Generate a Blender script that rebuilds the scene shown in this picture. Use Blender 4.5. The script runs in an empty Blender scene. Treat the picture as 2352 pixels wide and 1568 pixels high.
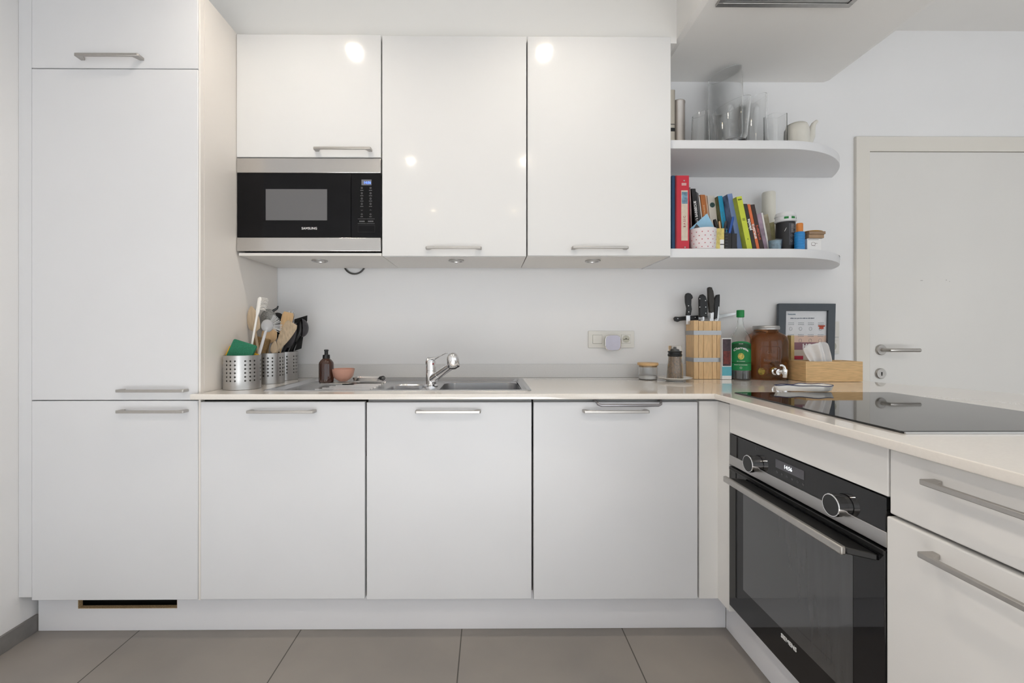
import bpy, math, random
from math import sin, cos, pi, radians as R, sqrt
from mathutils import Vector, Matrix
random.seed(7)
C = bpy.context.scene.collection
SC = bpy.context.scene

# ------------------------------------------------------------------ camera, light, exposure
F, CX, CY, H, YAW = 1000.0, 1129.0, 768.0, 1.105, R(0.4)
cam = bpy.data.cameras.new('camera'); camo = bpy.data.objects.new('camera', cam); C.objects.link(camo)
camo.location = (0, 0, H); camo.rotation_euler = (pi/2, 0, -YAW)
cam.sensor_width = 36; cam.lens = 36*F/2352
cam.shift_x = (1176-CX)/2352; cam.shift_y = (CY-784)/2352
cam.clip_start = 0.05
SC.camera = camo
SC.view_settings.view_transform = 'Standard'; SC.view_settings.look = 'None'
SC.view_settings.gamma = 1; SC.view_settings.use_curve_mapping = False
SC.view_settings.exposure = 1.08
w = bpy.data.worlds.new('sky'); SC.world = w; w.use_nodes = True
bg = w.node_tree.nodes['Background']
bg.inputs[0].default_value = (0.86, 0.94, 1.0, 1); bg.inputs[1].default_value = .88

XL, XR, YW, YF, ZC = -1.692, 3.9, 2.152, -3.4, 2.616     # room: left, right, kitchen wall, window wall, ceiling
def light(name, kind, loc, energy, color=(1, 1, 1), **kw):
    l = bpy.data.lights.new(name, kind); l.energy = energy; l.color = color
    for k, v in kw.items(): setattr(l, k, v)
    o = bpy.data.objects.new(name, l); C.objects.link(o); o.location = loc
    return o
WIN = [(-1.3, 0.9, 0.05, 2.3), (1.3, 3.5, 0.05, 2.3)]      # the two glazed openings behind the camera
sun = light('sun', 'SUN', (0, -6, 6), 15.0, (.93, .97, 1), angle=R(.6)); sun.rotation_euler = (R(58), 0, R(3))
DOWN = [(-0.707, 1.297), (0.295, 1.297), (-0.67, -0.16), (0.312, -0.16), (-0.67, -1.7), (0.312, -1.7), (2.4, -0.16), (2.4, -1.7)]

# ------------------------------------------------------------------ helpers
def ray(px, py):
    u, v = (px-CX)/F, (CY-py)/F
    return u*cos(YAW)+sin(YAW), cos(YAW)-u*sin(YAW), v
def P(px, py, Y):
    dx, dy, dz = ray(px, py); t = Y/dy
    return Vector((dx*t, Y, H+dz*t))
def PX(px, Y): return P(px, 768, Y).x
def PZ(py, Y, px=1129): return P(px, py, Y).z

def srgb(h):
    if isinstance(h, str):
        h = h.lstrip('#'); v = [int(h[i:i+2], 16)/255 for i in (0, 2, 4)]
        return tuple(((c/12.92) if c <= .04045 else ((c+.055)/1.055)**2.4) for c in v)
    return h
MATS = {}
def mat(name, col, rough=.5, metal=0, var=.03, scale=20, bump=0, bscale=200, trans=0, ior=1.45, coat=0, emit=None, estr=0, stretch=None, alpha=1):
    if name in MATS: return MATS[name]
    m = bpy.data.materials.new(name); m.use_nodes = True; nt = m.node_tree; N = nt.nodes; L = nt.links
    b = N['Principled BSDF']; c = srgb(col)
    b.inputs['Roughness'].default_value = rough; b.inputs['Metallic'].default_value = metal
    b.inputs['IOR'].default_value = ior; b.inputs['Transmission Weight'].default_value = trans
    b.inputs['Coat Weight'].default_value = coat; b.inputs['Coat Roughness'].default_value = .03
    b.inputs['Base Color'].default_value = (*c, 1)
    if alpha < 1: b.inputs['Alpha'].default_value = alpha
    tc = N.new('ShaderNodeTexCoord'); mp = N.new('ShaderNodeMapping'); L.new(tc.outputs['Object'], mp.inputs[0])
    if stretch: mp.inputs['Scale'].default_value = stretch
    if var:
        n = N.new('ShaderNodeTexNoise'); n.inputs['Scale'].default_value = scale; n.inputs['Detail'].default_value = 4
        L.new(mp.outputs[0], n.inputs['Vector'])
        r = N.new('ShaderNodeValToRGB'); e = r.color_ramp.elements
        e[0].position = .3; e[1].position = .7
        e[0].color = (*[max(0, x*(1-var)) for x in c], 1); e[1].color = (*[min(1, x*(1+var)) for x in c], 1)
        L.new(n.outputs['Fac'], r.inputs[0]); L.new(r.outputs[0], b.inputs['Base Color'])
    if bump:
        n2 = N.new('ShaderNodeTexNoise'); n2.inputs['Scale'].default_value = bscale; n2.inputs['Detail'].default_value = 2
        L.new(mp.outputs[0], n2.inputs['Vector'])
        bu = N.new('ShaderNodeBump'); bu.inputs['Strength'].default_value = bump; bu.inputs['Distance'].default_value = .001
        L.new(n2.outputs['Fac'], bu.inputs['Height']); L.new(bu.outputs[0], b.inputs['Normal'])
    if emit:
        b.inputs['Emission Color'].default_value = (*srgb(emit), 1); b.inputs['Emission Strength'].default_value = estr
    MATS[name] = m
    return m

class MB:
    def __init__(s): s.v = []; s.f = []; s.m = []
    def add(s, vs, fs, mi=0):
        o = len(s.v); s.v += [Vector(p) for p in vs]
        for f in fs: s.f.append([i+o for i in f]); s.m.append(mi)
        return s
    def box(s, x0, x1, y0, y1, z0, z1, mi=0):
        vs = [(x, y, z) for z in (z0, z1) for y in (y0, y1) for x in (x0, x1)]
        return s.add(vs, [(0, 2, 3, 1), (4, 5, 7, 6), (0, 1, 5, 4), (2, 6, 7, 3), (0, 4, 6, 2), (1, 3, 7, 5)], mi)
    def loft(s, loops, cap0=True, cap1=True, mi=0, closed=True):
        n = len(loops[0]); vs = [p for l in loops for p in l]; fs = []
        for k in range(len(loops)-1):
            for i in range(n if closed else n-1):
                j = (i+1) % n
                fs.append((k*n+i, k*n+j, (k+1)*n+j, (k+1)*n+i))
        if cap0: fs.append(tuple(range(n-1, -1, -1)))
        if cap1: fs.append(tuple(range((len(loops)-1)*n, len(loops)*n)))
        return s.add(vs, fs, mi)
    def lathe(s, prof, c=(0, 0, 0), n=32, mi=0, warp=None, sx=1, sy=1, cap0=True, cap1=True):
        loops = []
        for (r, z) in prof:
            l = []
            for i in range(n):
                a = 2*pi*i/n; p = Vector((r*cos(a)*sx, r*sin(a)*sy, z))
                if warp: p = warp(p)
                l.append(p+Vector(c))
            loops.append(l)
        return s.loft(loops, cap0, cap1, mi)
    def prism(s, pts, axis, a, b, mi=0):
        """pts: 2D outline, extruded along axis from a to b. axis x: (y,z); y: (x,z); z: (x,y)"""
        def mk(p, t): return {'x': (t, p[0], p[1]), 'y': (p[0], t, p[1]), 'z': (p[0], p[1], t)}[axis]
        return s.loft([[mk(p, a) for p in pts], [mk(p, b) for p in pts]], mi=mi)
    def tube(s, pts, r, n=10, mi=0, closed=False, flat=1):
        pts = [Vector(p) for p in pts]; m = len(pts); loops = []
        rr = r if isinstance(r, (list, tuple)) else [r]*m
        up = None
        for i, p in enumerate(pts):
            if closed: t = pts[(i+1) % m]-pts[i-1]
            else: t = pts[min(i+1, m-1)]-pts[max(i-1, 0)]
            t.normalize()
            if up is None:
                up = Vector((0, 0, 1)) if abs(t.z) < .9 else Vector((1, 0, 0))
            a = up-t*up.dot(t); a.normalize(); b = t.cross(a); up = a
            loops.append([p+a*(rr[i]*cos(2*pi*k/n))*flat+b*(rr[i]*sin(2*pi*k/n)) for k in range(n)])
        if closed:
            loops.append(loops[0]); return s.loft(loops, False, False, mi)
        return s.loft(loops, mi=mi)
    def ell(s, c, r, n=16, m=10, mi=0, warp=None):
        prof = [(max(1e-4, sin(pi*k/m)), -cos(pi*k/m)) for k in range(m+1)]
        loops = []
        for (q, z) in prof:
            l = []
            for i in range(n):
                a = 2*pi*i/n; p = Vector((q*cos(a)*r[0], q*sin(a)*r[1], z*r[2]))
                if warp: p = warp(p)
                l.append(p+Vector(c))
            loops.append(l)
        return s.loft(loops, mi=mi)
    def text(s, txt, size, fn, mi=0, bold=0, ext=.0004, align='CENTER', spacing=1):
        cu = bpy.data.curves.new('t', 'FONT'); cu.body = txt; cu.size = size; cu.align_x = align; cu.align_y = 'CENTER'
        cu.extrude = ext; cu.offset = bold; cu.space_character = spacing; cu.resolution_u = 3
        o = bpy.data.objects.new('t', cu)
        me = bpy.data.meshes.new_from_object(o)
        s.add([fn(v.co.copy()) for v in me.vertices], [tuple(p.vertices) for p in me.polygons], mi)
        bpy.data.objects.remove(o); bpy.data.curves.remove(cu); bpy.data.meshes.remove(me)
        return s
    def xf(s, M, start=0):
        for i in range(start, len(s.v)): s.v[i] = M @ s.v[i]
        return s
ROOTM = {}
def part(mb, name, m, parent=None, local=False, bevel=0, seg=2, angle=32, smooth=True):
    me = bpy.data.meshes.new(name)
    vs = mb.v
    if parent is not None and not local:
        r = parent
        while r.parent: r = r.parent
        Mi = ROOTM.get(r.name, Matrix()); vs = [Mi @ v for v in vs]
    me.from_pydata([tuple(v) for v in vs], [], mb.f)
    ms = m if isinstance(m, (list, tuple)) else [m]
    for x in ms: me.materials.append(x)
    for i, p in enumerate(me.polygons): p.material_index = mb.m[i]
    me.validate(); 
    if smooth:
        me.polygons.foreach_set('use_smooth', [True]*len(me.polygons)); me.set_sharp_from_angle(angle=R(angle))
    me.update()
    import bmesh
    bm = bmesh.new(); bm.from_mesh(me); bmesh.ops.recalc_face_normals(bm, faces=bm.faces); bm.to_mesh(me); bm.free()
    o = bpy.data.objects.new(name, me); C.objects.link(o)
    if parent is not None: o.parent = parent
    if bevel:
        b = o.modifiers.new('bevel', 'BEVEL'); b.width = bevel; b.segments = seg; b.limit_method = 'ANGLE'; b.angle_limit = R(40)
        b.harden_normals = False
    return o
def tag(o, label, cat, group=None):
    o['label'] = label; o['category'] = cat
    if group: o['group'] = group
    return o
def thing(name, label, cat, loc=(0, 0, 0), rotz=0, group=None):
    o = bpy.data.objects.new(name, None); C.objects.link(o); o.empty_display_size = .05
    o.location = loc; o.rotation_euler = (0, 0, rotz)
    ROOTM[o.name] = (Matrix.Translation(loc) @ Matrix.Rotation(rotz, 4, 'Z')).inverted()
    return tag(o, label, cat, group)
def struct(o): o['kind'] = 'structure'; return o
def copy_tree(o, parent=None):
    c = o.copy(); C.objects.link(c)
    if parent: c.parent = parent
    for ch in [x for x in C.objects if x.parent == o]: copy_tree(ch, c)
    return c
def rrect(x0, x1, y0, y1, r, n=5):
    pts = []
    for (cx, cy, a0) in ((x1-r, y1-r, 0), (x0+r, y1-r, pi/2), (x0+r, y0+r, pi), (x1-r, y0+r, 1.5*pi)):
        for k in range(n+1):
            a = a0+pi/2*k/n; pts.append((cx+r*cos(a), cy+r*sin(a)))
    return pts
def plate(loops, z0, z1, bev=0):
    """flat plate with holes, z0..z1 : returns MB"""
    cu = bpy.data.curves.new('p', 'CURVE'); cu.dimensions = '2D'; cu.fill_mode = 'BOTH'
    cu.extrude = (z1-z0)/2-bev; cu.bevel_depth = bev; cu.bevel_resolution = 2; cu.offset = -bev
    for l in loops:
        sp = cu.splines.new('POLY'); sp.points.add(len(l)-1)
        for i, p in enumerate(l): sp.points[i].co = (p[0], p[1], 0, 1)
        sp.use_cyclic_u = True
    o = bpy.data.objects.new('p', cu); me = bpy.data.meshes.new_from_object(o)
    mb = MB(); mb.add([v.co+Vector((0, 0, (z0+z1)/2)) for v in me.vertices], [tuple(p.vertices) for p in me.polygons])
    bpy.data.objects.remove(o); bpy.data.curves.remove(cu); bpy.data.meshes.remove(me)
    return mb

# ------------------------------------------------------------------ materials
M = dict(
 wall=mat('wall_paint', (.84, .838, .845), .75, var=.01, scale=3, bump=.12, bscale=350),
 ceil=mat('ceiling_paint', (.86, .85, .83), .85, var=.01, scale=3, bump=.1, bscale=300),
 beam=mat('beam_paint', (.86, .85, .83), .85, var=.01, scale=3, bump=.1, bscale=300),
 gloss=mat('gloss_white_lacquer', (.735, .735, .735), .10, var=.008, scale=4, coat=.3),
 satin=mat('satin_white_lacquer', (.745, .75, .77), .36, var=.01, scale=4),
 satinw=mat('warm_satin_white_lacquer', (.79, .78, .765), .33, var=.01, scale=4),
 side=mat('side_panel_melamine', (.84, .80, .755), .35, var=.012, scale=4),
 carc=mat('carcass_melamine', (.76, .74, .71), .45, var=.01, scale=6),
 gapm=mat('carcass_shadow_gap', (.35, .34, .30), .6),
 plinth=mat('plinth_laminate', (.86, .86, .89), .3, var=.01, scale=4),
 stone=mat('worktop_stone', (.80, .755, .70), .07, var=.02, scale=180, coat=.5),
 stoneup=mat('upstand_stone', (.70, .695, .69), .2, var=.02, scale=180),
 steel=mat('brushed_steel', (.50, .49, .48), .34, 1, var=.06, scale=60, stretch=(1, 1, 40)),
 steelh=mat('brushed_steel_horizontal', (.60, .585, .57), .25, 1, var=.05, scale=60, stretch=(1, 40, 60)),
 nickel=mat('satin_nickel', (.50, .48, .455), .42, 1, var=.03, scale=80),
 sink=mat('sink_steel', (.60, .60, .61), .24, 1, var=.05, scale=50, stretch=(1, 20, 20)),
 chrome=mat('chrome', (.82, .82, .83), .05, 1, var=.01),
 black=mat('black_plastic', '#161617', .38, var=.1),
 blackg=mat('black_gloss_glass', (.008, .008, .009), .03, var=.1, ior=1.5),
 blackm=mat('microwave_black_glass', (.006, .006, .007), .05, var=.1, ior=1.28),
 hob=mat('hob_ceramic_glass', (.008, .008, .008), .03, var=.1, ior=1.5),
 dark=mat('dark_void', (.01, .009, .008), .8),
 chip=mat('raw_chipboard', '#c4a880', .9, var=.4, scale=300, bump=.6),
 door=mat('door_paint', (.76, .745, .72), .4, var=.01, scale=3),
 frame=mat('door_frame_paint', (.76, .73, .675), .4, var=.01, scale=3),
 cream=mat('cream_plastic', (.76, .745, .70), .35, var=.01),
 glass=mat('clear_glass', (.985, .99, .99), .0, var=0, trans=1, ior=1.45),
 bamboo=mat('bamboo_wood', '#d8b280', .5, var=.16, scale=9, stretch=(2, 2, 26), bump=.1),
 beech=mat('beech_wood', '#dfbb8c', .5, var=.12, scale=14, stretch=(16, 16, 1.5), bump=.1),
 spoon=mat('pale_spoon_wood', '#c3a57f', .6, var=.12, scale=18, stretch=(10, 10, 1)),
 spoon2=mat('worn_spoon_wood', '#b8a58c', .7, var=.15, scale=18, stretch=(10, 10, 1)),
 white=mat('white_plastic', (.78, .76, .73), .35, var=.02),
 paper=mat('white_paper', (.80, .80, .80), .8, var=.01),
 ink=mat('dark_ink', '#2a2a2e', .7), wink=mat('white_ink', (.8, .8, .8), .6, var=0),
)
# floor tiles
def floor_mat():
    m = bpy.data.materials.new('grey_stone_tiles'); m.use_nodes = True; nt = m.node_tree; N = nt.nodes; L = nt.links
    b = N['Principled BSDF']; tc = N.new('ShaderNodeTexCoord'); mp = N.new('ShaderNodeMapping'); L.new(tc.outputs['Object'], mp.inputs[0])
    br = N.new('ShaderNodeTexBrick'); br.offset = 0; br.inputs['Scale'].default_value = 1
    br.inputs['Brick Width'].default_value = .602; br.inputs['Row Height'].default_value = .602
    br.inputs['Mortar Size'].default_value = .0022; br.inputs['Mortar Smooth'].default_value = .1
    br.inputs['Color1'].default_value = (*[.295, .275, .258], 1); br.inputs['Color2'].default_value = (*[.32, .298, .28], 1)
    br.inputs['Mortar'].default_value = (.08,.072,.065, 1)
    mp.inputs['Location'].default_value = (.702, -.55, 0)
    L.new(mp.outputs[0], br.inputs['Vector'])
    n = N.new('ShaderNodeTexNoise'); n.inputs['Scale'].default_value = 2.2; n.inputs['Detail'].default_value = 9; L.new(tc.outputs['Object'], n.inputs['Vector'])
    n3 = N.new('ShaderNodeTexNoise'); n3.inputs['Scale'].default_value = 60; n3.inputs['Detail'].default_value = 5; L.new(tc.outputs['Object'], n3.inputs['Vector'])
    r = N.new('ShaderNodeValToRGB'); r.color_ramp.elements[0].position = .3; r.color_ramp.elements[1].position = .75
    r.color_ramp.elements[0].color = (.80, .79, .80, 1); r.color_ramp.elements[1].color = (1.1, 1.07, 1.02, 1)
    L.new(n.outputs['Fac'], r.inputs[0])
    mx = N.new('ShaderNodeMix'); mx.data_type = 'RGBA'; mx.blend_type = 'MULTIPLY'; mx.inputs[0].default_value = 1
    L.new(br.outputs['Color'], mx.inputs[6]); L.new(r.outputs[0], mx.inputs[7]); L.new(mx.outputs[2], b.inputs['Base Color'])
    b.inputs['Roughness'].default_value = .42
    bu = N.new('ShaderNodeBump'); bu.inputs['Strength'].default_value = .15; bu.inputs['Distance'].default_value = .001
    L.new(n3.outputs['Fac'], bu.inputs['Height']); L.new(bu.outputs[0], b.inputs['Normal'])
    return m
M['tiles'] = floor_mat()
M['base'] = mat('dark_tile_skirting', (.21, .20, .195), .5, var=.1)
def pane_mat():
    m = bpy.data.materials.new('window_glass'); m.use_nodes = True; N = m.node_tree.nodes; L = m.node_tree.links
    N.remove(N['Principled BSDF']); t = N.new('ShaderNodeBsdfTransparent'); g = N.new('ShaderNodeBsdfGlossy'); g.inputs['Roughness'].default_value = 0
    x = N.new('ShaderNodeMixShader'); x.inputs[0].default_value = .06; L.new(t.outputs[0], x.inputs[1]); L.new(g.outputs[0], x.inputs[2])
    L.new(x.outputs[0], N['Material Output'].inputs[0]); return m
M['pane'] = pane_mat()

# ------------------------------------------------------------------ room shell
T = .12
struct(part(MB().box(XL-T, XR+T, YF-T, YW+T, -.1, 0), 'floor', M['tiles']))
struct(part(MB().box(XL-T, XR+T, YF-T, YW+T, ZC, ZC+.1), 'ceiling', M['ceil']))
struct(part(MB().box(XL-T, XR+T, YW, YW+T, 0, ZC), 'wall_back', M['wall']))
struct(part(MB().box(XL-T, XL, YF, YW, 0, ZC), 'wall_left', M['wall']))
RW = (-2.9, -.5, .1, 2.3)  # unseen window opening, added to throw side light on the kitchen
mb = MB().box(XR, XR+T, YF, RW[0], 0, ZC).box(XR, XR+T, RW[1], YW, 0, ZC).box(XR, XR+T, RW[0], RW[1], 0, RW[2]).box(XR, XR+T, RW[0], RW[1], RW[3], ZC)
struct(part(mb, 'wall_right', M['wall']))
root = bpy.data.objects.new('window_3', None); C.objects.link(root); struct(root); root.location = (XR, -1.7, .1); ROOTM[root.name] = Matrix.Translation(root.location).inverted()
f = MB(); t = .06
for (y0, y1, z0, z1) in ((RW[0], RW[1], .1, .16), (RW[0], RW[1], 2.24, 2.3), (RW[0], RW[0]+t, .16, 2.24), (RW[1]-t, RW[1], .16, 2.24), (-1.74, -1.66, .16, 2.24)): f.box(XR+.03, XR+.09, y0, y1, z0, z1)
part(f, 'window_frame', M['white'], root)
part(MB().box(XR+.058, XR+.062, RW[0]+t, RW[1]-t, .16, 2.24), 'window_pane', M['pane'], root)

mb = MB(); xs = [XL-T]+[v for q in WIN for v in q[:2]]+[XR+T]
for i in range(0, len(xs), 2): mb.box(xs[i], xs[i+1], YF-T, YF, 0, ZC)
for (a, b, c, d) in WIN: mb.box(a, b, YF-T, YF, 0, c); mb.box(a, b, YF-T, YF, d, ZC)
struct(part(mb, 'wall_front', M['wall']))
for i, (a, b, c, d) in enumerate(WIN):
    root = bpy.data.objects.new('window_%d' % (i+1), None); C.objects.link(root); struct(root)
    root.location = ((a+b)/2, YF, c); ROOTM[root.name] = Matrix.Translation(root.location).inverted()
    f = MB(); t = .06
    for (x0, x1, z0, z1) in ((a, b, c, c+t), (a, b, d-t, d), (a, a+t, c+t, d-t), (b-t, b, c+t, d-t), ((a+b)/2-.04, (a+b)/2+.04, c+t, d-t)):
        f.box(x0, x1, YF-.09, YF-.03, z0, z1)
    part(f, 'window_frame', M['white'], root)
    part(MB().box(a+t, b-t, YF-.062, YF-.058, c+t, d-t), 'window_pane', M['pane'], root)
# dropped beam holding the extractor, and the bulkhead above the wall cupboards
ZB = 2.357
BX0, BX1 = .807, PX(1905, YW)
mb = MB(); ch = .03  # right-hand chamfer shapes a shadow band along the beam edge
mb.prism([(BX0, ZC+.002), (BX0, ZB+.012), (BX0+.018, ZB), (BX1-ch, ZB), (BX1, ZB+.012), (BX1, ZC+.002)], 'y', -.6, YW+.002)
o = struct(part(mb, 'trim_1', M['beam'], angle=10))
YS = 1.862
o = struct(part(MB().box(XL, BX0, YS, YW+.002, ZB-.004, ZC+.002), 'trim_2', M['ceil']))
# skirting tiles on the left wall
struct(part(MB().box(XL, XL+.011, YF, 1.64, 0, .061), 'baseboard_left', M['base'], bevel=.001))

# door on the kitchen wall
d = bpy.data.objects.new('door_1', None); C.objects.link(d); struct(d); d.location = (PX(1992, YW), YW, 0)
ROOTM['door_1'] = Matrix.Translation(d.location).inverted()
dx0, dx1 = PX(1992.5, YW), PX(1992.5, YW)+.83; zt = PZ(350, YW, 2100); fz = PZ(316, YW, 2100); fx = PX(1961, YW)
mb = MB().prism([(fx, 0), (fx, fz), (dx1+dx0-fx, fz), (dx1+dx0-fx, 0), (dx1, 0), (dx1, zt), (dx0, zt), (dx0, 0)], 'y', YW-.016, YW+.01)
part(mb, 'door_frame', M['frame'], d, bevel=.003)
leaf = part(MB().box(dx0+.003, dx1-.003, YW-.010, YW+.005, .006, zt-.003), 'door_leaf', M['door'], d)
part(MB().box(dx0, dx1, YW-.003, YW+.002, .004, zt), 'rebate', M['gapm'], d)
hx, hz = PX(2018, YW), PZ(803, YW, 2018); Yd = YW-.010
def rose(c):
    m_ = MB().lathe([(.026, 0), (.026, -.006), (.023, -.010), (.008, -.010)], n=32); m_.xf(Matrix.Translation(c) @ Matrix.Rotation(-pi/2, 4, 'X')); return m_
part(rose((hx, Yd, hz)).xf(Matrix()), 'handle_rose', M['nickel'], leaf)
for o_ in [o_ for o_ in C.objects if o_.name == 'handle_rose']: pass
lx = PX(2106, YW-.05)
part(MB().tube([(hx, Yd, hz), (hx, Yd-.035, hz), (hx+.006, Yd-.05, hz), (hx+.02, Yd-.055, hz), (hx+.05, Yd-.055, hz), (lx, Yd-.055, hz)], .0088, 14), 'door_handle', M['nickel'], leaf)
kz = PZ(857, YW, 2016)
part(rose((hx-.002, Yd, kz)), 'key_rose', M['nickel'], leaf)
part(MB().box(hx-.004, hx, Yd-.0115, Yd-.009, kz-.010, kz+.002).ell((hx-.002, Yd-.0105, kz+.004), (.004, .001, .004), mi=0), 'keyhole', M['dark'], leaf)
mb = MB()
for (sx_, sy_, l_) in ((2114, 644, .012), (2172, 643, .006), (2180, 646, .004)):
    p = P(sx_, sy_, Yd); mb.box(p.x, p.x+l_, Yd-.0006, Yd, p.z-.001, p.z+.001)
part(mb, 'scuff_mark', mat('scuff_grey', '#9b9794', .8), leaf)

# ------------------------------------------------------------------ kitchen fronts
Y1, Y2 = 1.577, 1.80           # front planes of base doors and of wall-cupboard doors
WT, WB = .8935, .8735          # worktop top / bottom
def handle(parent, x0, x1, z, yf, local=False, d=.030, name='handle', m='nickel', h=.0095):
    y0 = yf; w1, w2, t = .014, .026, .009
    o = [(x0, y0), (x0, y0-d+.003), (x0+.004, y0-d), (x1-.004, y0-d), (x1, y0-d+.003), (x1, y0), (x1-w1, y0), (x1-w2, y0-d+t), (x0+w2, y0-d+t), (x0+w1, y0)]
    return part(MB().prism(o, 'z', z-h/2, z+h/2), name, M[m], parent, local=local, bevel=.0012)
def door(parent, x0, x1, z0, z1, yf, m, name='door', th=.019, local=False, bev=.002):
    return part(MB().box(x0, x1, yf, yf+th, z0, z1), name, m, parent, local=local, bevel=bev)

# tall larder cabinet
XP = PX(459.5, Y1)                       # right side plane of the tall unit
ZT = 2.346
tc_ = thing('tall_cabinet', 'tall white larder cabinet on the far left, three stacked fronts, reaching above the frame', 'cabinet', ((XL+XP)/2, 1.85, 0))
xt0, xt1 = PX(72.5, Y1), PX(454.5, Y1)
part(MB().box(xt0-.002, XP-.001, Y1+.021, YW-.002, .147, ZT), 'carcass', M['carc'], tc_)
part(MB().box(XP-.001, XP+.001, Y1+.0225, YW-.002, WT+.0005, ZT), 'side_panel', M['side'], tc_)
part(MB().box(xt1+.001, XP, Y1+.003, Y1+.0215, .146, ZT), 'panel_edge', M['side'], tc_)
part(MB().box(XL+.001, xt0-.0015, Y1+.002, Y1+.021, PZ(1372, Y1, 60), ZT), 'filler_strip', M['satin'], tc_)
zs = [PZ(1378, Y1, 260), PZ(920.5, Y1, 260), PZ(918.5, Y1, 260), PZ(158.5, Y1, 260), PZ(156.5, Y1, 260), ZT]
dl = door(tc_, xt0, xt1, zs[0], zs[1], Y1, M['satin']); handle(dl, PX(263, Y1-.03), PX(425, Y1-.02), PZ(946, Y1-.03, 340), Y1)
dm = door(tc_, xt0, xt1, zs[2], zs[3], Y1, M['satin']); handle(dm, PX(263, Y1-.03), PX(425, Y1-.02), PZ(898, Y1-.03, 340), Y1)
dt = door(tc_, xt0, xt1, zs[4], zs[5], Y1, M['satin']); handle(dt, PX(168, Y1-.03), PX(316, Y1-.03), PZ(124, Y1-.03, 250), Y1)

# base cabinets
def base_cab(px0, px1, ytop, label, hpx, hy, name='base_cabinet', gap=M['dark']):
    x0, x1 = PX(px0, Y1), PX(px1, Y1)
    t = thing(name, label, 'cabinet', ((x0+x1)/2, 1.85, 0), group=None)
    part(MB().box(x0+.003, x1-.002, Y1+.021, YW-.03, .148, .66), 'carcass', M['carc'], t)
    part(MB().box(x0+.003, x1-.001, Y1+.021, Y1+.035, .66, WB-.001), 'top_rail', gap, t)
    dd = door(t, x0+.0015, x1-.0015, PZ(1376, Y1, (px0+px1)/2), PZ(ytop, Y1, (px0+px1)/2), Y1, M['satin'])
    handle(dd, PX(hpx[0], Y1-.03), PX(hpx[1], Y1-.03), PZ(hy, Y1-.03, hpx[0]), Y1)
    return t
base_cab(459.5, 839, 922.5, 'white base cabinet beside the tall cabinet, under the steel utensil pots', (564, 720), 946.5)
M['rail'] = mat('grey_rail', (.42, .42, .42), .4)
base_cab(841, 1222, 923.5, 'white base cabinet below the sink and tap', (953, 1104), 946.5, gap=M['rail'])
t3 = base_cab(1224.5, 1603.5, 923, 'white base cabinet with a grey towel bar above its handle, next to the inner corner', (1341, 1493), 946, gap=M['rail'])
# towel bar hooked over the third door
x0, x1 = PX(1369, Y1-.02), PX(1521, Y1-.02)
za, zb = PZ(921.5, Y1-.02, 1440), PZ(930, Y1-.02, 1440)
pts = [(x0, Y1+.012, za+.001), (x0, Y1-.004, za+.001), (x0+.003, Y1-.016, za-.002), (x0+.006, Y1-.024, zb+.004), (x0+.016, Y1-.028, zb), (x1-.016, Y1-.028, zb), (x1-.006, Y1-.024, zb+.004), (x1-.003, Y1-.016, za-.002), (x1, Y1-.004, za+.001), (x1, Y1+.012, za+.001)]
o = part(MB().tube(pts, .0048, 10), 'towel_bar', mat('grey_metal', (.38, .37, .39), .35, 1))
tag(o, 'grey curved towel bar hooked over the top of the right base cabinet door', 'towel bar')
# corner filler and plinths
XI = .834
t = thing('corner_filler', 'narrow white L-shaped filler panel in the inner corner beside the oven', 'panel', (XI, Y1, 0))
YO = XI/((1677.5-1122)/1000)             # far end of the oven along the peninsula
x0 = PX(1606, Y1)
part(MB().prism([(x0, Y1), (XI, Y1), (XI, YO+.001), (XI+.019, YO+.001), (XI+.019, Y1+.019), (x0, Y1+.019)], 'z', .146, PZ(921, Y1, 1620)), 'panel', M['satinw'], t)
YP = 1.635
sx0, sx1 = PX(179, YP), PX(407, YP); sz1, sz0 = PZ(1379, YP, 300), PZ(1397, YP, 300)
o = thing('plinth', 'long white plinth board with a cut-out slot under the left base units', 'plinth', (-.5, YP, 0))
mb = MB(); xa, xb = XL+.014, .894; pz = .1455
mb.prism([(xa, .001), (xb, .001), (xb, pz), (sx1, pz), (sx1, sz0), (sx0, sz0), (sx0, pz), (xa, pz)], 'y', YP, YP+.016, 0)
part(mb, 'board', M['plinth'], o)
mb = MB(); e = .0006
mb.box(sx0-.001, sx1+.001, YP+.0006, YP+.018, sz0-.001, sz0+.0014); mb.box(sx0-.0005, sx0+.0016, YP+.0006, YP+.018, sz0, pz); mb.box(sx1-.0012, sx1+.0005, YP+.0006, YP+.018, sz0, pz)
part(mb, 'raw_edge', M['chip'], o)
part(MB().box(sx0-.1, sx1+.1, YP+.06, YP+.07, .01, .146), 'cavity_back', M['dark'], o)
o = part(MB().box(.895, .911, .28, 1.633, .001, .148), 'plinth_board', M['plinth'])
tag(o, 'white plinth board running under the oven and peninsula drawers', 'plinth')

# worktop: L shape with sink cut-out
XE = XI-.026; YE = Y1-.027
SX0, SX1, SY0, SY1 = -.846, .163, 1.628, 2.098
outer = [(XP-.018, YE), (XE, YE), (XE, .26), (2.02, .26), (1.93, 1.3), (1.89, 1.56), (1.72, 1.92), (1.72, YW-.001), (XP+.0015, YW-.001), (XP+.0015, Y1-.001), (XP-.018, Y1-.001)]
wt = thing('worktop', 'continuous L-shaped beige stone worktop running along the wall and over the peninsula', 'worktop', (.3, 1.85, WB))
hole = rrect(SX0+.014, SX1-.014, SY0+.014, SY1-.014, .02, 4)
part(plate([outer, hole], WB, WT, .0025), 'slab', M['stone'], wt, angle=50)
part(MB().box(XP+.002, 1.70, YW-.013, YW-.001, WT+.0003, PZ(836, YW-.013, 1176)), 'upstand', M['stoneup'], wt, bevel=.001)

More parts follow.
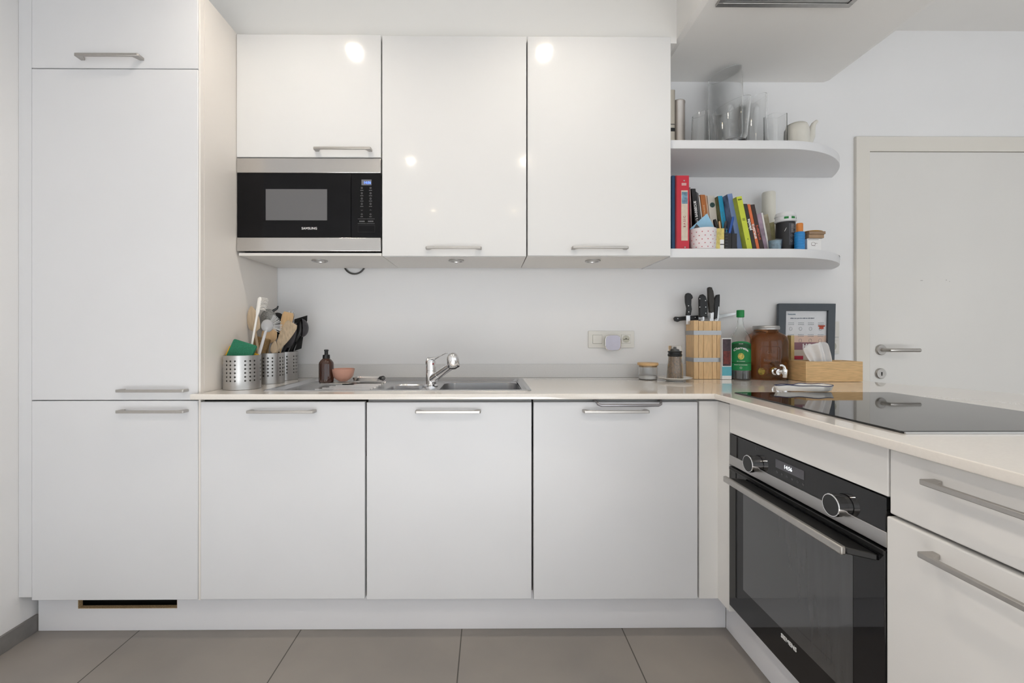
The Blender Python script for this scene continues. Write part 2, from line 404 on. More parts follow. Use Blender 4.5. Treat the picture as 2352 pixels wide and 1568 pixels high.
# ------------------------------------------------------------------ sink and tap
sk = thing('sink', 'long stainless steel inset sink with ribbed drainer and two bowls', 'sink', ((SX0+SX1)/2, (SY0+SY1)/2, WT))
zr, zt_, = WT+.0035, WT-.009
b1 = rrect(-.417, -.27, 1.70, 1.93, .05, 6)       # small half bowl
b2 = rrect(-.205, .135, 1.70, 2.03, .05, 6)       # main bowl
mb = MB()
L0 = rrect(SX0, SX1, SY0, SY1, .018, 4); L1 = rrect(SX0+.002, SX1-.002, SY0+.002, SY1-.002, .016, 4)
L2 = rrect(SX0+.017, SX1-.017, SY0+.017, SY1-.017, .014, 4); L3 = rrect(SX0+.030, SX1-.030, SY0+.030, SY1-.030, .02, 4)
def z_(l, z): return [(p[0], p[1], z) for p in l]
mb.loft([z_(L0, WT+.0002), z_(L1, zr), z_(L2, zr), z_(L3, zt_)], False, False)
pl = plate([rrect(SX0+.030, SX1-.030, SY0+.030, SY1-.030, .02, 4), b1, b2], zt_-.001, zt_)
mb.add(pl.v, pl.f)
part(mb, 'sink_deck', M['sink'], sk)
for b, dep in ((b1, .11), (b2, .15)):
    cx_ = sum(p[0] for p in b)/len(b); cy_ = sum(p[1] for p in b)/len(b)
    def shr(k): return [(cx_+(p[0]-cx_)*k, cy_+(p[1]-cy_)*k) for p in b]
    m_ = MB().loft([z_(b, zt_), z_(shr(.975), zt_-.004), z_(shr(.95), zt_-dep*.9), z_(shr(.85), zt_-dep), z_(shr(.12), zt_-dep-.004)], False, True)
    bw = part(m_, 'basin', M['sink'], sk)
    part(MB().lathe([(.03, 0), (.028, .002), (.012, .003), (.001, .001)], (cx_, cy_, zt_-dep-.003), 20), 'drain', M['chrome'], bw)
mb = MB()
for k in range(8):
    y = 1.69+.045*k; s0 = -.70+.012*k
    mb.loft([[(x, y-.007, zt_), (x, y-.004, zt_+.005), (x, y+.004, zt_+.005), (x, y+.007, zt_)] for x in (s0, -.47)], True, True)
part(mb, 'drainer_ribs', M['sink'], sk)

fx0, fy0 = PX(990, 1.84), 1.84
fc = thing('kitchen_tap', 'chrome single-lever tap with angled pull-out spout between the sink bowls', 'tap', (fx0, fy0, zt_))
hT = PZ(821, fy0, 990)
part(MB().lathe([(.030, 0), (.030, .006), (.024, .010), (.0225, .012)], (fx0, fy0, zt_), 28), 'base_ring', M['chrome'], fc)
zz = zt_+.010
part(MB().lathe([(.0225, 0), (.0215, .03), (.0215, .058), (.0205, .0585), (.0205, .060), (.0215, .0605), (.0215, .094), (.020, .100), (.012, .104), (.001, .104)], (fx0, fy0, zz), 28), 'body', M['chrome'], fc)
# lever
lz = zz+.098
def sec(x, y, z, w, h, n=12): return [(x+0*i, y+w*cos(2*pi*i/n), z+h*sin(2*pi*i/n)) for i in range(n)]
lv = MB().loft([sec(fx0-.0215, fy0, lz-.004, .010, .012), sec(fx0-.014, fy0, lz+.004, .019, .014), sec(fx0+.004, fy0, lz+.008, .018, .011), sec(fx0+.02, fy0-.002, lz+.014, .012, .007), sec(fx0+.04, fy0-.004, lz+.024, .009, .004), sec(fx0+.062, fy0-.006, lz+.034, .008, .003), sec(fx0+.072, fy0-.006, lz+.035, .007, .0025)])
lev = part(lv, 'lever', M['chrome'], fc)
part(MB().ell((fx0+.012, fy0-.0215, zz+.088), (.003, .0015, .004)), 'red_marker', mat('red_dot', '#8c1a1a', .4), fc)
# spout up to the spray head
p0 = Vector((fx0+.004, fy0-.004, zz+.022)); p1 = P(1038, 838, 1.76)
part(MB().tube([p0, p0.lerp(p1, .18), p0.lerp(p1, .34), p0.lerp(p1, .345), p0.lerp(p1, .355), p0.lerp(p1, .36), p0.lerp(p1, .6), p1+(p1-p0)*.02], [.019, .0185, .0175, .0165, .0165, .0172, .0165, .0165], 20), 'spout', M['chrome'], fc)
hp = P(1040.5, 828, 1.745)
hd = part(MB().lathe([(.001, .0335), (.012, .0315), (.019, .026), (.0235, .016), (.0255, .004), (.0262, -.010), (.026, -.020), (.025, -.0225)], (0, 0, 0), 28).xf(Matrix.Translation(hp) @ Matrix.Rotation(R(-6), 4, 'Y') @ Matrix.Rotation(R(14), 4, 'X')), 'spray_head', M['chrome'], fc)
part(MB().lathe([(.0245, -.0215), (.0235, -.026), (.014, -.030), (.012, -.033), (.001, -.033)], (0, 0, 0), 24).xf(Matrix.Translation(hp) @ Matrix.Rotation(R(-6), 4, 'Y') @ Matrix.Rotation(R(14), 4, 'X')), 'nozzle', M['black'], hd)

# ------------------------------------------------------------------ wall cupboards, microwave, cupboard lights
ZU = PZ(588, Y2, 1176)
def wall_cab(px0, px1, y0, y1, label, hpx, hy, zb_car, dep0=Y2+.021):
    x0, x1 = PX(px0, Y2), PX(px1, Y2)
    t = thing('wall_cabinet', label, 'cabinet', ((x0+x1)/2, 1.97, ZU))
    zt2 = PZ(y0, Y2, (px0+px1)/2); zb2 = PZ(y1, Y2, (px0+px1)/2)
    c = MB(); zc0 = zb_car
    c.box(x0, x1, dep0, YW-.014, zc0, zt2)
    part(c, 'carcass', M['carc'], t)
    dd = door(t, x0+.0012, x1-.0012, zb2, zt2, Y2, M['gloss'], bev=.0015)
    handle(dd, PX(hpx[0], Y2-.03), PX(hpx[1], Y2-.03), PZ(hy, Y2-.03, hpx[0]), Y2, d=.028)
    return t
ZM1, ZM0 = PZ(363, Y2, 700), PZ(578.5, Y2, 700)
wall_cab(542.5, 875.5, 79, 361, 'short glossy white wall cupboard directly above the microwave', (718, 851), 338.5, ZM1+.004)
wall_cab(877, 1209.5, 82.5, 588, 'glossy white wall cupboard between the microwave and the right-hand cupboard', (977, 1106), 568, ZU+.002)
wall_cab(1211.5, 1541.5, 84, 587, 'glossy white wall cupboard beside the open shelves', (1315, 1445), 567.5, ZU+.002)
# microwave housing board under the microwave
x0, x1 = PX(547, Y2), PX(876, Y2)
o = part(MB().box(x0, x1, Y2+.004, YW-.014, ZU+.001, ZM0-.003), 'support_board', M['carc'], bevel=.001)
tag(o, 'thin white board under the microwave, holding a round light', 'board')
# microwave
mx0, mx1 = PX(544, Y2), PX(875.5, Y2)
mwY = Y2-.002
mw = thing('microwave', 'built-in microwave oven with black glass front between two steel bands', 'microwave', ((mx0+mx1)/2, 1.95, ZM0))
part(MB().box(mx0+.012, mx1-.006, mwY+.021, YW-.03, ZM0+.004, ZM1-.002), 'casing', M['black'], mw)
zA, zB_ = PZ(397, mwY, 700), PZ(545, mwY, 700)
part(MB().box(mx0, mx1-.001, mwY, mwY+.02, zA+.0005, ZM1-.001), 'steel_band', M['steelh'], mw, bevel=.002)
part(MB().box(mx0, mx1-.001, mwY, mwY+.02, ZM0+.003, zB_-.0005), 'steel_band', M['steelh'], mw, bevel=.002)
xs_ = PX(806, mwY)
md = part(MB().box(mx0+.001, xs_-.0008, mwY+.002, mwY+.02, zB_, zA), 'door', M['blackm'], mw, bevel=.001)
def mesh_screen():
    m = mat('microwave_screen', (.135, .135, .14), .3, var=.0); return m
part(MB().box(PX(610, mwY), PX(751, mwY), mwY+.0012, mwY+.003, PZ(505.5, mwY, 680), PZ(434, mwY, 680)), 'window_screen', mesh_screen(), md)
c0 = P(710.5, 524.5, mwY+.001)
def flat(c, y=None):
    return lambda v: Vector((c.x+v.x, c.y-v.z, c.z+v.y))
part(MB().text('SAMSUNG', .0135, flat(c0), bold=.00015, spacing=1.05), 'logo', M['wink'], md)
pn = part(MB().box(xs_+.0008, mx1-.001, mwY+.002, mwY+.02, zB_, zA), 'control_panel', M['blackm'], mw, bevel=.001)
dA, dB = P(830, 412, mwY), P(853, 425, mwY)
part(MB().box(dA.x, dB.x, mwY+.0012, mwY+.003, dB.z, dA.z), 'display', mat('lcd_grey', '#6e7076', .3, var=0), pn)
cc = P(843.5, 419.5, mwY+.0006)
part(MB().text('14:56', .0135, flat(cc)), 'clock_digits', mat('blue_led', '#3355ff', .5, var=0, emit='#4a6cff', estr=2.2), pn)
mb = MB()
for r_ in range(4):
    for c_ in range(2):
        q = P(831+20*c_, 433+12.2*r_, mwY+.0012)
        mb.box(q.x-.003, q.x+.003, q.y, q.y+.001, q.z-.0005, q.z+.0005); mb.box(q.x-.003, q.x-.0022, q.y, q.y+.001, q.z, q.z+.006); mb.box(q.x+.0022, q.x+.003, q.y, q.y+.001, q.z, q.z+.006); mb.box(q.x-.003, q.x+.003, q.y, q.y+.001, q.z+.0055, q.z+.0063)
        q = P(831+20*c_, 437.2+12.2*r_, mwY+.0012)
        for k in range(5): mb.box(q.x-.006+.0026*k, q.x-.0045+.0026*k, q.y, q.y+.001, q.z-.001, q.z+.001)
for c_ in range(2):
    q = P(831+20*c_, 482.5, mwY+.0012); s_ = 1 if c_ else -1
    mb.add([(q.x-.004, q.y, q.z-.001*s_), (q.x, q.y, q.z+.001*s_), (q.x+.004, q.y, q.z-.001*s_), (q.x+.004, q.y, q.z-.0002*s_), (q.x, q.y, q.z+.002*s_), (q.x-.004, q.y, q.z-.0002*s_)], [(0, 1, 4, 5), (1, 2, 3, 4)])
    q = P(831+20*c_, 492, mwY+.0012); mb.tube([(q.x+.003*cos(a), q.y, q.z+.003*sin(a)) for a in [2*pi*k/12 for k in range(12)]], .0005, 4, closed=True)
    q = P(831+20*c_, 497.5, mwY+.0012)
    for k in range(4): mb.box(q.x-.005+.0026*k, q.x-.0035+.0026*k, q.y, q.y+.001, q.z-.001, q.z+.001)
    for y_ in (502.5, 513):
        q = P(831+20*c_, y_, mwY+.0012); mb.box(q.x-.017, q.x+.017, q.y, q.y+.001, q.z-.0003, q.z+.0003)
    q = P(831+20*c_, 508, mwY+.0012)
    for k in range(5): mb.box(q.x-.010+.0046*k, q.x-.0075+.0046*k, q.y, q.y+.001, q.z-.0022, q.z+.0022)
part(mb, 'touch_symbols', mat('panel_print', '#8a8a8c', .6, var=0), pn, smooth=False)
q0, q1 = P(822, 517, mwY+.0012), P(861, 533, mwY+.0012)
mb = MB()
for (a, b, c, d_) in ((q0.x, q1.x, q0.z-.0005, q0.z), (q0.x, q1.x, q1.z, q1.z+.0005), (q0.x, q0.x+.0005, q1.z, q0.z), (q1.x-.0005, q1.x, q1.z, q0.z)): mb.box(a, b, q0.y, q0.y+.001, c, d_)
part(mb, 'open_key', mat('dim_print', '#3a3a3c', .6, var=0), pn)

# round lights in the cupboard undersides
cl = None; specs = [(734.5, 'round steel downlight, unlit, under the microwave board'), (1048, 'round steel downlight, unlit, under the middle wall cupboard'), (1361.5, 'round steel downlight, unlit, under the wall cupboard nearest the shelves')]
for px, lb in specs:
    p = P(px, 599.5, 1.917)
    if cl is None:
        cl = thing('cabinet_light', lb, 'light', (p.x, 1.917, ZU+.0005), group='round lights under the wall cupboards')
        part(MB().lathe([(.034, .0), (.034, -.004), (.031, -.0055), (.026, -.0045), (.025, -.001), (.02, -.0005)], n=32), 'ring', M['steel'], cl, local=True)
        part(MB().lathe([(.025, -.001), (.016, -.003), (.001, -.003)], n=24), 'lens', mat('frosted_lens', (.55, .55, .53), .25), cl, local=True)
    else:
        c = copy_tree(cl); c.location = (p.x, 1.917, ZU+.0015); c['label'] = lb
# microwave cable loop
pts = [P(813, 611, 2.135)+Vector((.053*cos(a), 0, .053*sin(a)*1.0+.016)) for a in [pi+pi*k/16 for k in range(17)]]
zc_ = ZU+.03
pts = [Vector((pts[0].x, 2.143, zc_))]+[Vector((p.x, 2.143, p.z)) for p in pts]+[Vector((pts[-1].x, 2.143, zc_))]
o = part(MB().tube(pts, .0042, 8), 'power_cable', mat('grey_cable', '#4b4a48', .5))
tag(o, 'dark grey cable loop hanging below the microwave board at the wall', 'cable')

# ------------------------------------------------------------------ curved open shelves
YSf = 1.818; SU = [(1.428, 1.465), (1.884, 1.9195)]
xl = PX(1542.8, Y2)
def shelf_out():
    a, Rr = 1.242, .490; pts = [(xl, YW-.001), (xl, YSf)]
    th1 = math.acos((.490-(YW-YSf))/.490); n = 28
    for k in range(n+1):
        t = th1*k/n; pts.append((a+Rr*sin(t), YSf+Rr-Rr*cos(t)))
    pts[-1] = (pts[-1][0], YW-.001)
    return pts
for i, ((z0, z1), lb) in enumerate(zip(SU, ('white shelf with a rounded end holding the cookbooks', 'white shelf with a rounded end holding the glass vases'))):
    t = thing('curved_shelf', lb, 'shelf', (1.2, 2.0, z0), group='curved open shelves')
    part(plate([shelf_out()], z0, z1, .0015), 'board', M['satin'], t, angle=40)
    if i == 0:
        a, Rr = 1.242, .4905; mb = MB()
        pr = [(th, .0016*sin(pi*k/10)+.0003) for k, th in enumerate([math.asin((1.575-a)/Rr)+.22*k/10 for k in range(11)])]
        vs = []; 
        for k, (th, w_) in enumerate(pr):
            x, y = a+Rr*sin(th), YSf+.49-Rr*cos(th); zc2 = z1-.003-.0007*k*k*.12
            vs += [(x, y-.0008, zc2-w_), (x, y-.0008, zc2+w_)]
        mb.add(vs, [(2*k, 2*k+2, 2*k+3, 2*k+1) for k in range(10)])
        part(mb, 'chipped_edge', mat('chip_dark', '#3a3836', .8), t)

# ------------------------------------------------------------------ peninsula: oven cabinet, oven, drawers, hob
YQ = XI/((2047-1122)/1000)              # near end of the oven
LO = YO-YQ
oc = thing('oven_cabinet', 'white cabinet housing the oven, plain front strip below the worktop', 'cabinet', (XI, YO, 0), rotz=-pi/2)
zOT, zOB = .764, .172
part(MB().box(.0015, LO-.0015, 0, .019, zOT+.002, WB-.004), 'front_panel', M['satinw'], oc, local=True, bevel=.002)
mb = MB().box(0, .004, .022, .55, .15, WB-.004).box(LO-.004, LO, .022, .55, .15, WB-.004).box(.004, LO-.004, .022, .55, .15, zOB-.003)
part(mb, 'carcass', M['carc'], oc, local=True)
ov = thing('oven', 'built-in black glass oven with steel handle and two steel knobs', 'oven', (XI, YO, zOB), rotz=-pi/2)
def lz_(z): return z-zOB
def LB(x0, x1, y0, y1, z0, z1, mb=None): return (mb or MB()).box(x0, x1, y0, y1, lz_(z0), lz_(z1))
part(LB(.006, LO-.006, .022, .54, zOB+.002, zOT-.003), 'casing', M['black'], ov, local=True)
cp = part(LB(.002, LO-.006, 0, .02, .691, zOT-.0015), 'control_panel', M['blackg'], ov, local=True, bevel=.001)
part(LB(.001, LO-.004, -.001, .02, .658, .6905), 'steel_strip', M['steelh'] if 0 else M['steel'], ov, local=True, bevel=.001)
od = part(LB(.002, LO-.006, -.002, .018, zOB, .650), 'door', M['blackg'], ov, local=True, bevel=.002)
def LXo(px): return YO-XI/((px-1122)/1000)
part(LB(LXo(1711), LXo(1966), -.0026, -.0015, .272, .600), 'window', mat('oven_window_glass', (.055, .056, .058), .12, var=.1, scale=6, coat=1, stretch=(8, 1, 1)), od, local=True)
# top edge profile of the door
part(LB(.004, LO-.008, -.004, .012, .6405, .6515), 'top_trim', M['black'], od, local=True, bevel=.002)
# handle : black brackets + steel bar
hz0 = .628; hx0, hx1 = YO-1.436, YO-.953
mb = MB()
part(MB().prism([(hx0+.010, -.047), (hx1-.001, -.047), (hx1+.030, -.003), (hx0+.030, -.003)], 'z', lz_(hz0-.007), lz_(hz0+.008)), 'handle_shelf', M['black'], od, local=True, bevel=.003)
part(MB().box(hx0, hx1, -.058, -.046, lz_(hz0-.009), lz_(hz0+.010)), 'handle', M['nickel'], od, local=True, bevel=.003)
# knobs
def knob(xc, zc):
    k = MB().lathe([(.0245, 0), (.0245, .009), (.0235, .0092), (.0235, .0102), (.0265, .0104), (.0265, .0235), (.0255, .0247), (.0240, .0247)], n=36, cap1=False)
    k.xf(Matrix.Translation((xc, 0, lz_(zc))) @ Matrix.Rotation(pi/2, 4, 'X'))
    kk = part(k, 'knob', M['chrome'], ov, local=True)
    part(MB().lathe([(.0242, .0242), (.001, .0242)], n=36, cap0=False).xf(Matrix.Translation((xc, 0, lz_(zc))) @ Matrix.Rotation(pi/2, 4, 'X')), 'knob_face', mat('knob_black', '#202122', .3), kk, local=True)
knob(YO-1.355, .7015); knob(YO-1.025, .7015)
dx_0, dx_1 = LXo(1785), LXo(1851)
dsp = part(LB(dx_0, dx_1, -.0012, .001, .7205, .7445), 'display', mat('oven_lcd', '#57565c', .3, var=0), cp, local=True)
part(MB().text('14:56', .015, lambda v: Vector(((dx_0+dx_1)/2-.004+v.x, -.0014-v.z, lz_(.7325)+v.y)), bold=0), 'clock_digits', mat('white_led', '#dfe6ea', .5, var=0, emit='#dfe6ea', estr=.9), dsp, local=True)
mb = MB()
for k in range(6):
    xk = dx_0+.006+k*.021
    mb.tube([(xk+.0028*cos(2*pi*j/8), -.0006, lz_(.708)+.0028*sin(2*pi*j/8)) for j in range(8)], .0004, 4, closed=True)
    if k % 2: mb.box(xk-.002, xk+.002, -.001, -.0002, lz_(.7078), lz_(.7083))
part(mb, 'touch_keys', mat('oven_print', '#77777a', .6, var=0), cp, local=True)
mb = MB(); xk = YO-1.345; mb.tube([(xk-.005, -.0006, lz_(.745)), (xk+.005, -.0006, lz_(.745)), (xk+.005, -.0006, lz_(.756)), (xk-.005, -.0006, lz_(.756))], .0004, 4, closed=True)
part(mb, 'mode_symbol', mat('oven_print', '#77777a', .6, var=0), cp, local=True)
xa, xb = LXo(1799), LXo(1835)
part(MB().text('SIEMENS', .0165, lambda v: Vector(((xa+xb)/2+v.x, -.0026-v.z, lz_(.2515)+v.y)), bold=.0004, spacing=1.02), 'logo', M['wink'], od, local=True)

dc = thing('drawer_cabinet', 'white drawer cabinet nearest the camera, right of the oven, two fronts with steel handles', 'cabinet', (XI, YQ-.001, 0), rotz=-pi/2)
part(MB().box(.001, .615, .021, .55, .15, WB-.003), 'carcass', mat('carcass_dark_gap', (.10, .095, .085), .6), dc, local=True)
def LXd(px, X=XI): return YQ-.001-X/((px-1122)/1000)
d1 = part(MB().box(.001, .615, 0, .019, .7335, WB-.005), 'drawer', M['satinw'], dc, local=True, bevel=.0035, seg=3)
d2 = part(MB().box(-.002, .615, -.004, .019, .146, .7275), 'drawer', M['satinw'], dc, local=True, bevel=.0035, seg=3)
for dd, z, off in ((d1, .831, 0), (d2, .696, -.004)):
    hh = handle(dd, YQ-.809, YQ-.395, z, off, local=True, d=.032)

# hob
hb = thing('induction_hob', 'black glass induction hob lying flat in the peninsula worktop above the oven', 'hob', (1.16, 1.24, WT))
hX0, hX1, hY0, hY1 = .885, 1.442, .922, 1.563
hb_o = part(MB().loft([z_(rrect(hX0, hX1, hY0, hY1, .003, 2), WT+.0006), z_(rrect(hX0, hX1, hY0, hY1, .003, 2), WT+.0026), z_(rrect(hX0+.001, hX1-.001, hY0+.006, hY1-.006, .003, 2), WT+.0046)]), 'glass_plate', M['hob'], hb, angle=10)
part(MB().box(hX0+.001, hX1-.001, hY0-.0035, hY0-.0004, WT+.0004, WT+.0042), 'edge_trim', M['steel'], hb)

# extractor in the beam
ex0, ex1, ey1 = PX(1643, 1.645), PX(1950, 1.645), 1.645
ex = thing('extractor_hood', 'steel ceiling extractor recessed in the beam at the top edge', 'extractor', ((ex0+ex1)/2, 1.2, ZB))
mb = MB(); y0_ = ey1-.9
for (a, b, c, d_) in ((ex0, ex1, ey1-.02, ey1), (ex0, ex1, y0_, y0_+.02), (ex0, ex0+.02, y0_+.02, ey1-.02), (ex1-.02, ex1, y0_+.02, ey1-.02)): mb.box(a, b, c, d_, ZB-.012, ZB-.0002)
part(mb, 'frame', M['steel'], ex, bevel=.001)
part(MB().box(ex0+.022, ex1-.022, y0_+.022, ey1-.022, ZB-.008, ZB-.0004), 'filter_panel', mat('extractor_panel', (.5, .5, .49), .35, 1), ex)

# ceiling downlights that are mirrored in the glossy fronts
dn = None
for i, (x, y) in enumerate(DOWN):
    lab = 'lit recessed ceiling downlight, number not visible directly, over the kitchen floor'
    if dn is None:
        dn = thing('ceiling_downlight', '', 'light', (x, y, ZC), group='recessed ceiling downlights')
        part(MB().lathe([(.045, -.0005), (.045, -.004), (.036, -.005), (.034, -.001)], n=32, cap0=False, cap1=False), 'ring', M['white'], dn, local=True)
        part(MB().lathe([(.034, -.0015), (.001, -.002)], n=32, cap0=False), 'lamp', mat('lamp_glow', (1, .9, .75), .5, var=0, emit='#ffe3b8', estr=16), dn, local=True)
        c = dn
    else:
        c = copy_tree(dn); c.location = (x, y, ZC)
    side = 'left' if x < 0 else ('right' if x > 1 else 'middle')
    row = 'above the sink run' if y > 1 else ('above the camera' if y > -1 else 'towards the windows')
    c['label'] = 'lit round recessed ceiling downlight, %s row, %s' % (side, row)
    l = light('downlight_beam', 'SPOT', (x, y, ZC-.01), 9, (1, .91, .80), spot_size=R(150), spot_blend=.8, shadow_soft_size=.03)

# ================================================================== things on the worktop, left corner
def aim(mb, p0, p1, roll=0):
    """local +Z axis from p0 to p1, local -Y roughly towards the camera"""
    z = (Vector(p1)-Vector(p0)).normalized(); y = Vector((0, 1, 0)); x = y.cross(z).normalized(); y = z.cross(x)
    Mx = Matrix((x, y, z)).transposed().to_4x4()
    return mb.xf(Matrix.Translation(p0) @ Mx @ Matrix.Rotation(roll, 4, 'Z'))
def perf_pot(r, h, th=.0012):
    mb = MB(); n = 24; rows = 6; pitch = .0150; z0 = h*.205; hr = .0036; wid = 2*pi/n
    def pt(a, z, rr=r): return (rr*cos(a), rr*sin(a), z)
    zb = [z0+pitch*k for k in range(rows+1)]
    for i in range(n):
        a0, a1 = wid*i, wid*(i+1)
        seg = [a0+(a1-a0)*k/4 for k in range(5)]
        for (lo, hi) in ((0.0, zb[0]), (zb[-1], h)):
            for k in range(4): mb.add([pt(seg[k], lo), pt(seg[k+1], lo), pt(seg[k+1], hi), pt(seg[k], hi)], [(0, 1, 2, 3)])
        for j in range(rows):
            if i % 4 == 3:
                for k in range(4): mb.add([pt(seg[k], zb[j]), pt(seg[k+1], zb[j]), pt(seg[k+1], zb[j+1]), pt(seg[k], zb[j+1])], [(0, 1, 2, 3)])
                continue
            za, zc = zb[j], zb[j+1]; ac, zm = (a0+a1)/2, (za+zc)/2
            out = [(seg[k], za) for k in range(4)]+[(a1, za+(zc-za)*k/4) for k in range(4)]+[(seg[4-k], zc) for k in range(4)]+[(a0, zc-(zc-za)*k/4) for k in range(4)]
            inn = []
            for k in range(16):
                an = -3*pi/4+2*pi*k/16; inn.append((ac+hr*cos(an)/r, zm+hr*sin(an)))
            vs = [pt(*p) for p in out]+[pt(*p) for p in inn]+[pt(p[0], p[1], r-.001) for p in inn]
            mb.add(vs, [(k, (k+1) % 16, 16+(k+1) % 16, 16+k) for k in range(16)]+[(16+k, 16+(k+1) % 16, 32+(k+1) % 16, 32+k) for k in range(16)])
    mb.lathe([(r, 0), (r-.003, -.0005), (.001, -.0005)], n=96, cap0=False, cap1=True)
    mb.lathe([(r, h), (r+.0008, h+.0006), (r-.0012, h+.0004), (r-.0022, h-.002)], n=96, cap0=False, cap1=False)
    return mb
pots = []
specs = [((559, 1.718), 'perforated steel utensil pot nearest the camera, holding the green and yellow sponge'),
         ((None, 1.922), 'perforated steel utensil pot, middle of the three along the tall cabinet, holding wooden spoons'),
         ((None, 2.052), 'perforated steel utensil pot at the wall, furthest back, holding black nylon utensils')]
pr_, ph = .066, .130
t0 = thing('utensil_pot', specs[0][1], 'utensil pot', (-.9672, 1.718, WT+.001), group='perforated steel utensil pots')
part(perf_pot(pr_, ph), 'wall', M['steel'], t0, local=True, angle=50)
part(MB().lathe([(.0638, .001), (.0638, ph-.004)], n=48, cap0=False, cap1=False), 'inner_liner', mat('pot_inside', (.07, .065, .06), .5, .6), t0, local=True)
for (q, lb), (x, y) in zip(specs[1:], ((-.9685, 1.922), (-.9705, 2.060))):
    c = copy_tree(t0); c.location = (x, y, WT+.001); c['label'] = lb; c.rotation_euler.z = R(33)
POT = [Vector((-.9672, 1.718, WT+.02)), Vector((-.9685, 1.922, WT+.02)), Vector((-.9705, 2.060, WT+.02))]

# utensils -------------------------------------------------------------
def elsec(z, w, h, y=0, x=0, n=14): return [(x+w*cos(2*pi*i/n), y+h*sin(2*pi*i/n), z) for i in range(n)]
def spoon_mb(L, hw, hl, hr=.005, thick=.004, sq=False, bow=0):
    """handle + flat oval / spatula head, along +Z"""
    ls = [elsec(0, hr, hr), elsec(L-hl*1.05, hr*.95, hr*.9)]
    for k in range(1, 11):
        t = k/10; ww = hr+(hw-hr)*sin(min(1, t*1.25)*pi/2) if sq else max(.001, hr*(1-t)+hw*sin(pi*min(1, .12+t*.88))**.62)
        if k == 10: ww = hw*.8 if sq else .003
        ls.append(elsec(L-hl*1.05+hl*1.05*t, ww, thick*(1-.3*t), y=bow*sin(pi*t)))
    return MB().loft(ls)
def utensil(name, label, cat, mb, p0, px, py, Y, m, roll=0, group=None):
    p1 = P(px, py, Y)
    o = part(aim(mb, p0, p1, roll), name, m); tag(o, label, cat, group); return o
def ulen(p0, px, py, Y): return (P(px, py, Y)-Vector(p0)).length
def off(i, dx, dy, dz=0): return POT[i]+Vector((dx, dy, dz))

# green-yellow sponge in the first pot (thin pads, tilted)
def slab(cx, cz, Y, w, h, d, ang, tilt=0):
    mb = MB(); pts = rrect(-w/2, w/2, -h/2, h/2, .006, 3)
    mb.prism([(p[0], p[1]) for p in pts], 'y', 0, d)
    return mb.xf(Matrix.Translation((cx, Y, cz)) @ Matrix.Rotation(tilt, 4, 'X') @ Matrix.Rotation(ang, 4, 'Y'))
sp = P(551, 806, 1.70)
t = thing('sponge', 'green and yellow scouring sponge sticking out of the front utensil pot', 'sponge', sp)
part(slab(sp.x+.002, sp.z-.002, 1.702, .096, .080, .012, R(17), R(-14)), 'scouring_pad', mat('scour_green', '#2c7357', .95, var=.2, scale=250, bump=.8, bscale=700), t, bevel=.002)
part(slab(sp.x-.012, sp.z-.030, 1.7155, .118, .078, .026, R(17), R(-14)), 'foam', mat('foam_yellow', '#d9a92a', .95, var=.15, scale=200, bump=.8, bscale=500), t, bevel=.003)
o = part(slab(P(595, 791, 1.885).x, P(595, 791, 1.885).z-.012, 1.885, .066, .088, .018, R(14), R(-6)), 'worn_sponge', mat('sponge_brown', '#7d6545', .95, var=.25, scale=150, bump=.8, bscale=500), bevel=.003)
tag(o, 'worn brown sponge standing behind the green one, at the rim of the middle pot', 'sponge')

# tall white dish brush
p0 = off(0, .004, .012); Y = 1.76; L = ulen(p0, 598, 682, Y)
t = thing('dish_brush', 'tall slim white dish brush, tallest item in the utensil pots', 'brush', p0)
p1 = P(598, 682, Y)
part(aim(MB().loft([elsec(0, .004, .0033), elsec(L*.5, .0042, .0036), elsec(L*.78, .0045, .004), elsec(L*.84, .008, .005), elsec(L*.98, .0085, .005), elsec(L, .004, .003)]), p0, p1), 'handle', M['white'], t)
mb = MB()
for k in range(9):
    for j in range(3):
        z = L*.855+L*.135*k/8
        mb.tube([(.006, .003*(j-1), z), (.018, .005*(j-1), z+.001), (.029+.002*random.random(), .007*(j-1)+.002*random.random(), z+.004*random.random()-.002)], .0009, 4)
part(aim(mb, p0, p1), 'bristles', mat('pale_bristle', (.76, .74, .70), .5), t)
# round grey dish brush in front
p0 = off(0, .026, .012); Y = 1.765; L = ulen(p0, 614, 748, Y)
t = thing('round_dish_brush', 'round-headed grey dish brush with a translucent white handle', 'brush', p0)
p1 = P(614, 748, Y)
part(aim(MB().loft([elsec(0, .005, .004), elsec(L*.55, .0065, .004), elsec(L-.024, .0055, .004), elsec(L-.018, .010, .005)]), p0, p1), 'handle', mat('frosted_plastic', (.62, .62, .64), .25, trans=.15), t)
part(MB().ell((0, 0, 0), (.023, .010, .026)).xf(Matrix.Translation(p1) @ Matrix.Rotation(R(18), 4, 'Z')), 'head', mat('head_grey', (.38, .38, .39), .3), t)
mb = MB()
for k in range(60):
    a = R(-38)+R(118)*random.random(); b = random.uniform(-.5, .5); d0 = Vector((cos(a)*cos(b*.6), .35+b, sin(a))).normalized()
    mb.tube([p1+d0*.018+Vector((0, .006, 0)), p1+d0*.033+Vector((.003, .008, 0)), p1+d0*(.046+.003*random.random())+Vector((.005, .006, 0))], .0007, 4)
part(mb, 'bristles', mat('grey_bristle', (.55, .56, .57), .5), t)

